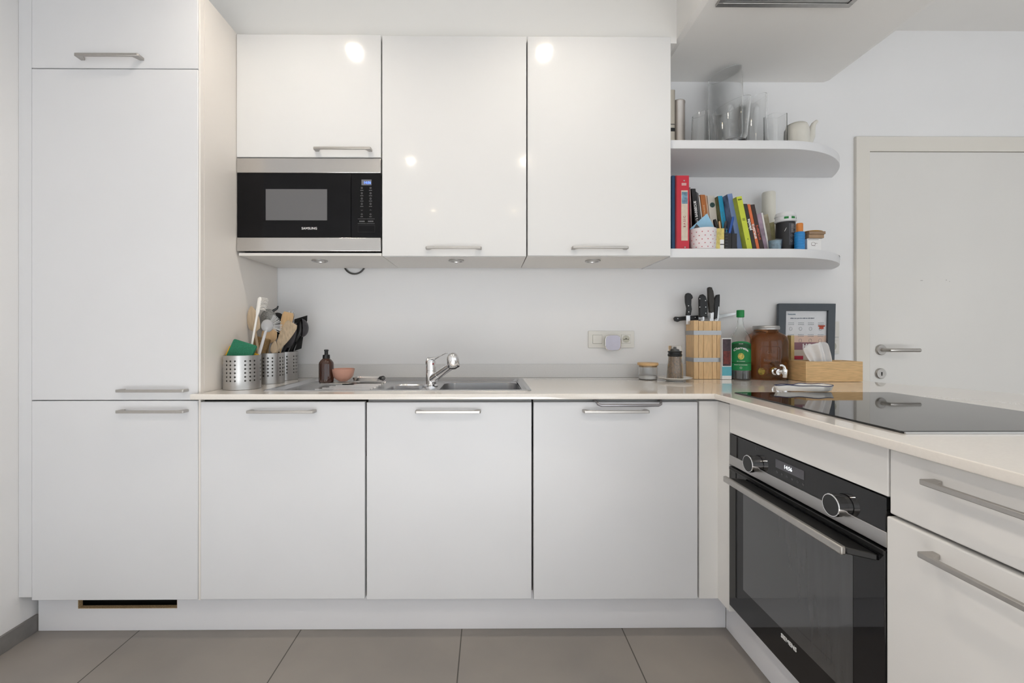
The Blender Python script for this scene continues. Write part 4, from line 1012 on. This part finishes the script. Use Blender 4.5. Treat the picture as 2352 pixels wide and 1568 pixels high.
pic = part(fquad(MB(), 0, 1, 0, 1, 0), 'print', mat('print_white', (.74, .75, .78), .5), fr)
part(fquad(MB(), 0, 1, .42, .535), 'peach_band', mat('print_peach', '#dcbfae', .5), pic)
part(fquad(MB(), 0, 1, .535, .66), 'mauve_band', mat('print_mauve', '#8d636e', .5), pic)
part(fquad(MB(), 0, 1, .66, 1), 'beige_band', mat('print_beige', '#c9bdb0', .5), pic)
def ftext(txt, u, v, size, d=2, **k):
    c_ = FQ(u, v, d); ux = (B[1]-B[0]).normalized(); uz = (B[0]-B[3]).normalized()
    return lambda w_: c_+ux*w_.x+uz*w_.y+Vector((0, -w_.z, 0))
mb = MB()
for txt, u, v, s_ in (('what can you do with an old shirt?', .42, .125, .0085),): mb.text(txt, s_, ftext(txt, u, v, s_))
part(mb, 'heading_script', mat('print_blue_ink', '#4a5870', .6), pic)
part(MB().text('lessons', .013, ftext('', .17, .055, .01), bold=.0003), 'heading_logo', mat('print_pale_blue', '#9aa9b8', .6), pic)
for r_ in range(2):
    for c_ in range(4):
        mb = MB(); u0 = .10+.235*c_; v0 = .20+.20*r_
        for l_ in range(2):
            for q_ in range(4): fquad(mb, u0-.01+.036*q_, u0+.018+.036*q_, v0+.028*l_, v0+.028*l_+.008, 2)
        mb.tube([FQ(u0+.05+.035*cos(a), v0+.105+.03*sin(a), 2) for a in [2*pi*j/10 for j in range(10)]], .0005, 4, closed=True)
        part(mb, 'sketch', mat('print_grey_ink', '#8a8f96', .6), pic, smooth=False)
mb = MB(); fquad(mb, .83, .93, .245, .31, 3); fquad(mb, .80, .96, .245, .27, 3); part(mb, 'red_shirt_sketch', mat('print_red', '#c1553f', .6), pic)
part(MB().text('HO', .030, ftext('', .44, .60, .02), bold=.0012, align='LEFT'), 'white_letters', M['wink'], pic)
part(fquad(MB(), .18, .46, .76, .82, 3), 'crimson_patch', mat('print_crimson', '#b3243f', .6), pic)
# yellow-edged card/book between dispenser and frame
a, b = P(1817, 770, 2.075), P(1824, 840, 2.075)
o = part(MB().box(PX(1817, 2.075), PX(1824.5, 2.075), 2.075, 2.10, WT+.001, a.z), 'slim_bottle', mat('pale_yellow_oil', '#d6bb80', .3, var=.1)); tag(o, 'narrow pale yellow upright pack squeezed between dispenser and picture frame', 'pack')

# tissue box
Yt0, Yt1 = 1.93, 2.045; tx0, tx1 = PX(1851, Yt0), PX(1982, Yt0); tz1 = PZ(830, Yt0, 1915)
tb = thing('tissue_box', 'bamboo tissue box with a white tissue pulled out, in front of the picture frame', 'tissue box', ((tx0+tx1)/2, (Yt0+Yt1)/2, WT+.001))
mb = MB(); zz0 = WT+.001; th = .008
mb.box(tx0, tx1, Yt0, Yt0+th, zz0, tz1).box(tx0, tx1, Yt1-th, Yt1, zz0, tz1).box(tx0, tx0+th, Yt0+th, Yt1-th, zz0, tz1).box(tx1-th, tx1, Yt0+th, Yt1-th, zz0, tz1)
part(mb, 'box', mat('bamboo_board', '#dab684', .5, var=.14, scale=7, stretch=(3, 3, 30), bump=.1), tb, bevel=.001)
part(plate([rrect(tx0+th, tx1-th, Yt0+th, Yt1-th, .002, 2), rrect(tx0+.06, tx1-.06, Yt0+.035, Yt1-.035, .02, 5)], tz1-.008, tz1-.002), 'top', M['bamboo'], tb)
mb = MB()
tcx = PX(1885, 1.985)-.004; w0 = .056
loops = []
n = 40
for j in range(11):
    s_ = j/10; z = tz1-.014+(.098*s_)
    row = []
    for i in range(n+1):
        u = i/n; x = -w0*(1-.0*s_)+2*w0*u
        x *= (.72+.5*s_ if x < 0 else .86-.30*s_*s_)
        if x < 0: x -= .004*s_
        y = .010*sin(u*9+s_*1.5)*(.5+s_)+.008*sin(u*23+s_*3)*(1-.5*s_)
        zz = z-(.030*s_*max(0, (.30-u)/.30)**1.2)-(.020*s_*max(0, (u-.80)/.2)**2)+.003*sin(u*17)*s_
        row.append((tcx+x+.004, 1.985+y, zz))
    loops.append(row)
mb.loft(loops, False, False, closed=False)
o = part(mb, 'tissue', mat('tissue_paper', (.84, .84, .85), .9, bump=.3, bscale=80), tb, angle=180)
sm = o.modifiers.new('thick', 'SOLIDIFY'); sm.thickness = .0006

# spoon rest on the hob edge
def z_out(cx, cy, px_pts, z): return [(x, y, z) for x, y in px_pts]
zr0 = WT+.0052
srl = thing('spoon_rest', 'white ceramic spoon rest with a dark blue rim at the far edge of the hob', 'spoon rest', P(1855, 900, 1.56))
xa_, xb_ = PX(1778, 1.60), PX(1932, 1.545); ym = 1.60
def rest(k, g=0):
    n = 44; out = []
    for i in range(n):
        a = 2*pi*i/n; u = (1-cos(a))/2             # 0 left .. 1 right
        wdt = .016+.034*(1/(1+math.exp(-(u-.50)*16)))
        prof_ = sin(a) if True else 0
        hw = wdt*(abs(sin(a))**.55)*(1 if sin(a) > 0 else -1)
        x = xa_+(xb_-xa_)*u; cy_ = 1.598-.0*u
        out.append((( (xa_+xb_)/2+(x-(xa_+xb_)/2)*k-g), cy_+hw*(k if wdt else 1), 0))
    return out
def zl(l, z, wav=0): return [(p[0], p[1], z+(wav*(.5-.5*cos(5*(p[0]-xa_)/(xb_-xa_)*pi)))) for p in l]
part(MB().loft([zl(rest(.86), zr0), zl(rest(.93), zr0+.003), zl(rest(1.0), zr0+.0185, .003), zl(rest(.975), zr0+.0195, .003), zl(rest(.90), zr0+.006), zl(rest(.5), zr0+.004)]), 'dish', mat('white_china', 0), srl, angle=60)
part(MB().tube([Vector(p) for p in zl(rest(.988), zr0+.0192, .003)], .0016, 6, closed=True), 'blue_rim', mat('cobalt', '#1c2350', .3), srl)

# ================================================================== lower shelf: cookbooks
Z1 = SU[0][1]+.0005; GB = 'cookbooks and folders on the lower curved shelf'
def book(name, label, tl, tr, br, bl, Y, dep, col, text=None, tcol='wink', tsize=.01, tpos=.5, rough=.45, cat='book', bold=0, var=.03, group=GB, extra=None, align='CENTER', side=None):
    """px corners of the spine: top-left, top-right, bottom-right, bottom-left"""
    q = [P(a, b, Y) for a, b in (tl, tr, br, bl)]
    if Y+dep > YW-.003: dep = YW-.003-Y
    for i in (2, 3):
        top = q[1] if i == 2 else q[0]; d_ = top-q[i]; s_ = (Z1-q[i].z)/(d_.z); q[i] = q[i]+d_*s_
    m_ = mat('cover_'+name+'_'+(col if isinstance(col, str) else 'x').strip('#'), col, rough, var=var)
    mb = MB().loft([[v for v in q], [v+Vector((0, dep, 0)) for v in q]])
    o = part(mb, name, [m_]); tag(o, label, cat, group)
    mid_t, mid_b = (q[0]+q[1])/2, (q[2]+q[3])/2; ax = (mid_t-mid_b).normalized(); nx = Vector((ax.z, 0, -ax.x))
    if text:
        c_ = mid_b.lerp(mid_t, tpos)
        t_ = MB().text(text, tsize, lambda v: c_+ax*v.x-nx*v.y+Vector((0, -.0004-v.z, 0)), bold=bold, align=align)
        part(t_.xf(Matrix.Translation(-o.location)), 'spine_title', M[tcol] if tcol in M else mat('title_'+tcol.strip('#'), tcol, .5, var=0), o)
    def sp(u0, u1, v0, v1, d=.0004):
        w_ = lambda u, v: q[3].lerp(q[2], u).lerp(q[0].lerp(q[1], u), v)+Vector((0, -d, 0))
        return MB().loft([[w_(u0, v0), w_(u1, v0), w_(u1, v1), w_(u0, v1)], [w_(u0, v0)+Vector((0, d*.8, 0)), w_(u1, v0)+Vector((0, d*.8, 0)), w_(u1, v1)+Vector((0, d*.8, 0)), w_(u0, v1)+Vector((0, d*.8, 0))]])
    if side:
        e = Vector((-.0004, 0, 0)); a_, b_ = q[0], q[3]; D_ = Vector((0, dep, 0))
        part(MB().loft([[a_, b_, b_+D_, a_+D_], [v+e for v in (a_, b_, b_+D_, a_+D_)]]), 'front_cover', mat('side_'+name, side[0], .4, var=side[1], scale=22), o)
    if extra:
        for (nm, u0, u1, v0, v1, cc) in extra: part(sp(u0, u1, v0, v1), nm, mat(nm+cc.strip('#'), cc, .5, var=.1, scale=80), o)
    return o, sp, ax, nx
B_ = 570
book('folder', 'dark blue folder, first item at the left end of the book shelf', (1543.2, 403), (1550, 403), (1550, B_), (1543.2, B_), 1.85, .25, '#1d4468', cat='folder')
o, sp, ax, nx = book('ring_binder', 'tall red ring binder with a cream spine label', (1551.5, 403), (1582.5, 403), (1583, B_), (1551.5, B_), 1.85, .25, '#c02a3c', cat='binder', rough=.3)
part(sp(.42, .90, .125, .80, .0008), 'spine_label', mat('binder_label', '#cdbfae', .6, var=.08, scale=60), o)
part(sp(.46, .88, .62, .78, .0012), 'label_picture', mat('binder_picture', '#6c8ca0', .6, var=.5, scale=60), o)
for (u, v) in ((.63, .93), (.68, .035)): part(MB().ell(sp(u, u, v, v).v[0]+Vector((0, -.001, 0)), (.0035, .002, .0035), 12, 8), 'rivet', M['steel'], o)
part(sp(.45, .80, .865, .90, .0008), 'brand_plate', mat('binder_plate', '#c99c9c', .4), o)
cc = sp(.66, .66, .38, .38).v[0]
part(MB().text('B A S I C', .013, lambda v: cc+ax*v.x-nx*v.y+Vector((0, -.0010-v.z, 0))), 'label_letters', mat('title_red', '#a33a4a', .5, var=0), o)
part(sp(0, .10, 0, 1, .0006), 'dark_edge', mat('binder_dark', '#8e1726', .4), o)
book('spiral_notebook', 'thin pinkish spiral notebook just right of the red binder', (1583.5, 430), (1586, 430), (1591, B_), (1588.5, B_), 1.95, .17, '#a98f8c', cat='notebook', var=.4)
book('black_cookbook', 'tall black cookbook lettered BARBECUE', (1588, 433), (1597.5, 433), (1613, B_), (1603.5, B_), 1.945, .19, '#222224', "weber's BARBECUE", 'wink', .0150, .60, bold=.0004)
book('grey_cookbook', 'thin grey cookbook right of the black barbecue book', (1599, 440), (1604, 444), (1619, B_), (1614, B_), 1.955, .18, '#58585a')
book('thin_white_book', 'thin white booklet between the grey and brown cookbooks', (1604.5, 450), (1607, 450), (1622, B_), (1619.5, B_), 1.95, .18, '#c8c3bd', cat='booklet')
book('brown_cookbook', 'orange-brown cookbook with small white lettering', (1608.5, 447), (1619, 447), (1633.5, B_), (1623, B_), 1.95, .18, '#b06a34', 'CUISINE ITALIENNE', '#e8cfa8', .0078, .70)
book('thin_tan_book', 'thin tan booklet beside the orange-brown cookbook', (1619.7, 449), (1623, 449), (1637.5, B_), (1634.2, B_), 1.955, .18, '#c9a58b', cat='booklet')
o, sp, ax, nx = book('white_cookbook', 'off-white cookbook with a round dark green emblem, lettered cuisine', (1624.5, 449), (1641, 449), (1655, B_), (1638.5, B_), 1.955, .19, '#cdc8bf', 'cuisine', '#77706a', .013, .50)
q_ = sp(.55, .55, .84, .84).v[0]; part(MB().lathe([(.0115, 0), (.001, .0004)], n=24, cap0=False).xf(Matrix.Translation(q_) @ Matrix.Rotation(pi/2, 4, 'X')), 'round_emblem', mat('dark_teal_emblem', '#2f4a48', .5, var=.5, scale=150), o)
book('cyan_cookbook', 'bright cyan cookbook with a dark green patterned cover, leaning on the blue-grey one', (1649, 450), (1659, 449.5), (1676, B_), (1666, B_), 1.9275, .21, '#2d9cc4', 'cuisine facile', '#4f8f9a', .011, .62, side=('#5a5f3c', .8))
book('blue_cookbook', 'tall periwinkle blue cookbook, widest of the blue spines', (1670.5, 446), (1681.5, 444), (1705, B_), (1694, B_), 1.8905, .24, '#7187b6', side=('#66708c', .6))
o, sp, ax, nx = book('lime_cookbook', 'lime yellow cookbook left of the black plancha book', (1691.5, 452), (1703.5, 450), (1728, B_), (1716, B_), 1.8615, .26, '#c0ca3d', side=('#a9b53a', .2))
part(sp(.15, .85, .93, .955), 'small_print', mat('lime_print', '#5d6422', .6), o); part(sp(.25, .75, .55, .60), 'small_mark', mat('lime_mark', '#8f9630', .6), o); part(sp(.45, .6, .20, .225), 'small_dot', mat('lime_print', 0), o)
book('plancha_cookbook', 'black cookbook lettered plancha', (1707.5, 468), (1715.5, 468), (1737, B_), (1729, B_), 1.87, .22, '#2c2827', 'plancha', 'wink', .0165, .56, bold=.0005)
book('orange_cookbook', 'orange cookbook with white lettering, right of the black plancha book', (1716.5, 469), (1723, 468.5), (1744.5, B_), (1738, B_), 1.87, .22, '#d06a3c', 'SIMPLISSIME', 'wink', .0125, .42, bold=.0003)
book('brown_red_cookbook', 'dark brown cookbook with red lettering', (1724, 470), (1733, 469), (1754.5, B_), (1745.5, B_), 1.87, .22, '#332421', 'SIMPLISSIME', '#c25b45', .0125, .40, bold=.0003)
book('mauve_cookbook', 'mauve and white cookbook right of the brown one', (1737, 493), (1747.5, 488.5), (1763, B_), (1755.5, B_), 1.875, .2, '#8d7a8a', var=.4)
book('white_thin_cookbook', 'thin bright white booklet at the right end of the book row', (1748.3, 489), (1752, 488), (1767.5, B_), (1763.8, B_), 1.875, .2, '#cfcccc', cat='booklet')
book('beige_booklet', 'beige illustrated booklet behind the row, below the candle', (1753, 494), (1764, 491), (1776, B_), (1766, B_), 1.98, .10, '#a39a83', var=.45, cat='booklet')
book('food_booklet', 'green and pink illustrated booklet left of the black tin', (1768, 512), (1779, 509), (1783, B_), (1773, B_), 1.985, .06, '#a5a078', var=.5, cat='booklet')

# heart cup with pens and cards
c = P(1613.5, 570, 1.875); c.z = Z1; k = 29.5*1.875/1000; ch_ = PZ(528, 1.875, 1613)-Z1
t = thing('heart_cup', 'white cup with small red hearts in front of the cookbooks', 'cup', c)
cupm = MB().lathe([(.001, 0), (k*.88, 0), (k*.94, .004), (k, ch_), (k*.94, ch_), (k*.88, .005), (.001, .004)], c, 48)
rnd = random.Random(3)
def heart(mb, cx_, dz, s):
    pts = []
    for i in range(14):
        a = 2*pi*i/14; x = 16*sin(a)**3; y = 13*cos(a)-5*cos(2*a)-2*cos(3*a)-cos(4*a); pts.append((x/16*s, y/16*s))
    rr = k*(.94+.06*dz/ch_)+.0003
    vs = [(c.x+rr*sin((cx_+p[0])/rr), c.y-rr*cos((cx_+p[0])/rr), c.z+dz+p[1]) for p in pts]
    mb.add(vs, [tuple(range(14))], 1)
for r_ in range(5):
    for q_ in range(7):
        heart(cupm, (-.072+.023*q_+(.0115 if r_ % 2 else 0)), .010+r_*.0158, .0026)
part(cupm, 'cup', [mat('cup_ceramic', (.74, .70, .72), .3), mat('heart_red', '#b5303f', .5)], t)
a3 = [P(1585, 525, 1.875), P(1624, 490, 1.875), P(1645, 530, 1.875), P(1640, 560, 1.875), P(1590, 556, 1.875)]
o = part(MB().loft([a3, [v+Vector((0, .0012, 0)) for v in a3]]), 'postcard', mat('card_blue', '#8fbcd8', .5, var=.12, scale=20)); tag(o, 'pale blue postcard stuck diagonally in the heart cup', 'card', None)
a4 = [P(1593, 526, 1.872), P(1600, 514, 1.872), P(1609, 524, 1.872), P(1612, 540, 1.872), P(1595, 540, 1.872)]
o = part(MB().loft([a4, [v+Vector((0, .0012, 0)) for v in a4]]), 'sunglasses_case', mat('dark_card', '#4a4546', .5)); tag(o, 'small dark rounded object poking out of the heart cup, left of the pens', 'card')
def pen(label, pa, pb, r, m_, Y, name='marker_pen', tip=None):
    a, b = P(*pa, Y), P(*pb, Y)
    o = part(MB().tube([a, a.lerp(b, .93), b], [r, r, r*.75], 14), name, m_); tag(o, label, 'pen'); return o
pen('black marker pen leaning left out of the yellow box', (1655, 566), (1641, 504), .0075, BK, 1.895)
pen('black and white pen leaning right behind the yellow box', (1657, 566), (1668, 508), .006, mat('pen_grey', '#3a3b42', .3), 1.90)
pen('short brown pencil between the black pens', (1658, 566), (1652, 508), .004, M['beech'], 1.91, 'pencil')
pen('bright blue pen leaning right in front of the blue cookbook', (1668, 566), (1684, 498), .0055, mat('pen_blue', '#1d4f9e', .3), 1.863)
def boxp(name, label, cat, x0, x1, y0, Y, dep, m_, y1=None, bev=.0008):
    a, b = P(x0, y0, Y), P(x1, y0, Y); z0 = Z1 if y1 is None else PZ(y1, Y, x0)
    o = part(MB().box(a.x, b.x, Y, Y+dep, z0, a.z), name, m_, bevel=bev); tag(o, label, cat); return o
o = boxp('yellow_box', 'small yellow and white box right of the heart cup', 'box', 1643.5, 1663.5, 524, 1.853, .012, mat('yellow_print', '#d2c271', .5, var=.25, scale=50))
a, b = P(1654, 0, 1.852), P(1663, 0, 1.852)
part(MB().box(a.x, b.x, 1.8522, 1.853, Z1, PZ(550, 1.852, 1660)), 'white_panel', M['paper'], o); part(MB().box(a.x, b.x, 1.8518, 1.8522, PZ(562, 1.852, 1660), PZ(560, 1.852, 1660)), 'black_stripe', BK, o)
o = boxp('black_case', 'small black ribbed case between the yellow box and the blue cookbook', 'case', 1664.5, 1680.5, 535, 1.855, .009, BK)
mb = MB()
for k_ in range(7):
    z = Z1+.010+.013*k_; mb.box(PX(1666, 1.853), PX(1672, 1.853), 1.8540, 1.855, z, z+.003)
part(mb, 'grey_ribs', BKG, o)
boxp('dark_box', 'short black box tucked against the foot of the blue cookbook', 'box', 1681, 1693, 536, 1.856, .008, mat('charcoal', '#26262a', .5))

# candle, tin, glass, blue bottle, small boxes
c = P(1765.5, 570, 2.09); c.z = Z1; k = 13.8*2.09/1000
o = part(MB().lathe([(.001, 0), (k*.96, 0), (k, .003), (k, PZ(443, 2.09)-Z1), (k*.93, PZ(440.5, 2.09)-Z1), (.001, PZ(441, 2.09)-Z1)], c, 36), 'pillar_candle', mat('candle_wax', (.76, .74, .66), .5)); tag(o, 'tall cream pillar candle behind the booklets', 'candle')
c = P(1804, 570, 1.93); c.z = Z1; k = 19.5*1.93/1000
t = thing('powder_tin', 'black printed tin with a white lid and green squares', 'tin', c)
hh = lambda y: PZ(y, 1.93, 1804)-Z1
tin = part(MB().lathe([(.001, 0), (k, 0), (k, hh(512)), (.001, hh(512))], c, 40), 'tin', mat('tin_dark', '#232326', .4), t)
part(patch(c, k, -.25, 1.2, lambda u: hh(517), lambda u: hh(566)), 'grey_label', mat('tin_label', '#45464c', .5), tin)
mb = MB()
for k_ in range(9): mb.add(patch(c, k, .0, .25+.5*rnd.random(), lambda u: hh(519+2.2*k_), lambda u: hh(520+2.2*k_), 4, .0007).v, [(2*i, 2*i+2, 2*i+3, 2*i+1) for i in range(4)])
for (a0, y_) in ((.05, 545), (.42, 545), (.75, 545), (.02, 557)):
    mb.tube([(c.x+(k+.0008)*sin(a0+.10*cos(a)), c.y-(k+.0008)*cos(a0+.10*cos(a)), c.z+hh(y_)+.0045*sin(a)) for a in [2*pi*j/10 for j in range(10)]], .0005, 4, closed=True)
part(mb, 'label_print', mat('tin_print', '#a9aaac', .5, var=0), tin, smooth=False)
part(MB().tube([(c.x+(k+.001)*sin(-.62+.06*s_), c.y-(k+.001)*cos(-.62+.06*s_), c.z+hh(532)+.005*s_) for s_ in (-1, 0, 1, 2)], .0007, 5), 'white_tick', M['wink'], tin)
lid = part(MB().lathe([(k*1.02, hh(512)), (k*1.14, hh(510.5)), (k*1.14, hh(508)), (k*1.06, hh(507)), (k*1.06, hh(500)), (k*1.12, hh(499)), (k*1.08, hh(495)), (k*.98, hh(490.5)), (k*.5, hh(489.5)), (.001, hh(489.5))], c, 44), 'lid', mat('lid_white', (.72, .73, .75), .3), t)
for a0, a1 in ((-.72, -.30), (-.02, .42), (.72, 1.05)):
    part(patch(c, k*1.06, a0, a1, lambda u: hh(501.5), lambda u: hh(506.5), 6, .0006), 'green_square', mat('lid_green', '#1f7a3a', .5), lid)
# small glass with blue content
c = P(1779.5, 570, 1.87); c.z = Z1; k = 14.8*1.87/1000; hg = PZ(551.5, 1.87, 1779)-Z1
t = thing('small_glass', 'small glass tumbler with pale blue paper inside, before the black tin', 'glass', c)
part(MB().lathe([(.001, 0), (k*.9, 0), (k*.93, .002), (k, hg), (k*.95, hg), (k*.88, .004), (.001, .004)], c, 32), 'tumbler', M['glass'], t)
part(MB().lathe([(.001, .005), (k*.82, .005), (k*.86, hg*.93), (.001, hg*.9)], c, 20), 'blue_paper', mat('paper_blue', '#7f9fb2', .6, var=.35, scale=60), t)
# blue bottle with orange cap
c = P(1836.5, 570, 1.878); c.z = Z1; k = 10.4*1.878/1000; hh = lambda y: PZ(y, 1.878, 1836)-Z1
t = thing('blue_bottle', 'small bright blue bottle with an orange cap', 'bottle', c)
prof = [(.001, 0), (k, 0)]
for j in range(7):
    z0_ = hh(533.5)*(j+.3)/7; prof += [(k, z0_), (k*.95, z0_+.002), (k, z0_+.004)]
prof += [(k, hh(535)), (k*.85, hh(533)), (.001, hh(533))]
part(MB().lathe(prof, c, 30), 'bottle', mat('bottle_blue', '#2a86c9', .35), t)
k2 = k*.66; part(MB().lathe([(k2, hh(533.5)), (k2*1.02, hh(515)), (k2*.9, hh(513)), (.001, hh(513))], c, 28), 'cap', mat('cap_orange', '#d2823c', .4), t)
o = boxp('white_box', 'small white carton with a printed tea glass drawing, lower right on the shelf', 'box', 1854, 1886.5, 547.5, 1.872, .055, M['paper'])
q = P(1868, 560, 1.8712)
part(MB().tube([q+Vector((.009*cos(a), 0, .007*sin(a))) for a in [2*pi*j/14 for j in range(14)]], .0005, 4, closed=True).tube([q+Vector((.006, 0, .003)), q+Vector((.018, 0, .003))], .0005, 4).tube([q+Vector((-.006, 0, -.007)), q+Vector((.010, 0, -.008))], .0005, 4), 'spoon_drawing', mat('sepia_ink', '#5c4038', .6, var=0), o)
part(MB().box(P(1856, 0, 1.872).x, P(1880, 0, 1.872).x, 1.8712, 1.872, PZ(550.7, 1.872, 1868), PZ(549.7, 1.872, 1868)), 'small_print', mat('grey_print', '#8c8c8c', .6), o)
boxp('green_box', 'small dark green box behind the white carton', 'box', 1848, 1855, 548, 1.90, .05, mat('box_green', '#2f6f5a', .5))
zb0 = PZ(547, 1.872, 1870)
a, b = P(1845, 0, 1.89), P(1890.5, 0, 1.89)
o = part(MB().box(P(1858, 0, 1.868).x, P(1893, 0, 1.868).x, 1.868, 1.93, zb0+.0005, zb0+.0165), 'flat_tin', mat('tan_tin', '#a08466', .5, var=.1), bevel=.001); tag(o, 'flat tan tin lying on the white carton', 'tin')
o = part(MB().box(P(1859, 0, 1.865).x, P(1896.5, 0, 1.865).x, 1.865, 1.93, zb0+.017, zb0+.029), 'card_packet', mat('tan_card', '#937a62', .6, var=.12), bevel=.001); tag(o, 'flat brown cardboard packet, topmost square one on the tan tin', 'packet')
o = part(MB().ell((P(1868, 0, 1.90).x, 1.90, zb0+.034), (.040, .025, .0055), 24, 8), 'yellow_pouch', mat('mustard_pouch', '#b98a35', .5)); tag(o, 'mustard yellow pouch on top of the brown packets', 'pouch')

# ================================================================== upper shelf: vases, flask, teapot
Z2 = SU[1][1]+.0005
def vase(name, label, pcx, Y, rb, rt, ybl, top_l, top_r, th=.003, curve=1, n=44, base=.008):
    """rb/rt radii in px at bottom and top; top_l / top_r : rim height in px at left and right"""
    c = P(pcx, 318, Y); c.z = Z2; s = Y/1000; rb *= s; rt *= s
    hl, hr_ = PZ(top_l, Y, pcx)-Z2, PZ(top_r, Y, pcx)-Z2; h = (hl+hr_)/2; sl = (hr_-hl)/2
    def wp(v):
        rr = max(rt, rb); return Vector((v.x, v.y, v.z+sl*(v.z/h)**2*v.x/rr))
    def r_(t): return rb+(rt-rb)*t**curve
    prof = [(.001, 0), (rb*.95, 0), (rb, .003)]+[(r_(t), h*t) for t in (.2, .4, .6, .8, 1)]+[(r_(1)-th, h)]+[(r_(t)-th, h*t) for t in (.8, .6, .4, .2)]+[(rb-th, base), (.001, base)]
    o = part(MB().lathe(prof, c, n, warp=wp), name, M['glass'], angle=45); tag(o, label, 'vase', None); return o
vase('glass_vase', 'tallest clear glass vase, narrowing upwards, with a slanted rim', 1665, 2.06, 43, 35, 318, 183, 160)
vase('glass_vase', 'clear glass vase widening upwards, standing before the tallest vase', 1680, 1.88, 30, 40, 318, 256, 230, th=.0028, base=.016)
vase('glass_vase', 'clear cylinder vase with slanted rim, between the tallest and the square glass', 1731, 2.09, 26, 26.5, 318, 236, 221)
vase('glass_vase', 'low clear glass vase left of the tallest one, next to the steel canister', 1609, 1.93, 22, 18, 318, 268, 257)
# square vase
Y = 1.93; x0, x1 = PX(1775, Y), PX(1810, Y); ht = PZ(256, Y, 1784)-Z2
def sqv(g, z, wz): return [(p[0], p[1], Z2+z+(wz*((p[1]-Y)/.07))) for p in rrect(x0+g, x1-g, Y+g, Y+.07-g, .006, 3)]
o = part(MB().loft([sqv(.001, 0, 0), sqv(0, .002, 0), sqv(0, ht-.006, .012), sqv(.003, ht-.006, .012), sqv(.003, .018, 0)]), 'square_vase', M['glass']); tag(o, 'square clear glass vase with thick base, left of the white teapot', 'vase')
# teapot
c = P(1829, 318, 1.96); c.z = Z2; s = 1.96/1000
t = thing('creamer', 'cream white pottery teapot with an upward spout at the right end of the vases', 'teapot', c)
pm = mat('cream_pottery', (.72, .70, .64), .3, coat=.3)
H_ = lambda y: PZ(y, 1.96, 1836)-Z2
part(MB().lathe([(.001, 0), (22*s, 0), (24*s, .003), (25.5*s, H_(308)), (24*s, H_(295)), (19.5*s, H_(289)), (19.5*s, H_(288)), (.001, H_(288))], c, 40), 'body', pm, t)
part(MB().lathe([(21*s, H_(289)), (18*s, H_(286.2)), (10*s, H_(284.5)), (.001, H_(284.3))], c, 36), 'lid', pm, t)
pts = [P(1861, 313, 1.955), P(1862.5, 304, 1.955), P(1865, 295, 1.955), P(1869, 284.5, 1.955), P(1876, 278.5, 1.955)]
part(MB().tube([P(1848, 343, 1.955)]+pts, [.021, .0195, .0165, .0135, .0095, .0075], 18), 'spout', pm, t)
# stainless flask + canister half hidden by the cupboard
c = P(1557, 318, 1.985); c.z = Z2; k = 15.2*1.985/1000; hh = lambda y: PZ(y, 1.985, 1557)-Z2
o = part(MB().lathe([(.001, 0), (k, 0), (k, hh(240)), (k*1.04, hh(239)), (k*1.04, hh(236)), (k*.97, hh(235)), (.001, hh(235))], c, 36), 'steel_canister', mat('warm_steel', (.47, .43, .40), .35, 1, var=.05)); tag(o, 'dull steel canister at the left end of the upper curved shelf', 'canister')
t = thing('coffee_machine', 'narrow steel and black appliance edge showing beside the cupboard on the upper shelf', 'appliance', (PX(1535, 1.89), 1.9, Z2))
ya = 1.878; xx0, xx1 = .772, PX(1551.5, ya)
part(MB().prism(rrect(xx0-.0, xx1, ya, ya+.07, .006, 3), 'z', Z2, PZ(206, ya, 1545)), 'housing', mat('champagne_steel', (.52, .48, .42), .35, .8), t)
part(MB().prism(rrect(xx0, xx1-.0006, ya-.001, ya+.05, .006, 3), 'z', PZ(301.5, ya, 1545), PZ(293.5, ya, 1545)), 'black_spout', BK, t)
part(MB().prism(rrect(xx0, xx1-.0006, ya-.001, ya+.05, .006, 3), 'z', PZ(286, ya, 1545), PZ(284.6, ya, 1545)), 'dark_line', BK, t)
part(MB().tube([(xx0, ya+.03, PZ(197, ya, 1545)), (xx1-.003, ya+.03, PZ(199.5, ya, 1545)), (xx1+.001, ya+.03, PZ(204, ya, 1545))], .0035, 8), 'top_bracket', M['chrome'], t)
part(MB().box(xx0, xx0+.003, ya+.0, ya+.05, PZ(206, ya, 1545), PZ(193, ya, 1545)), 'black_edge', BK, t)
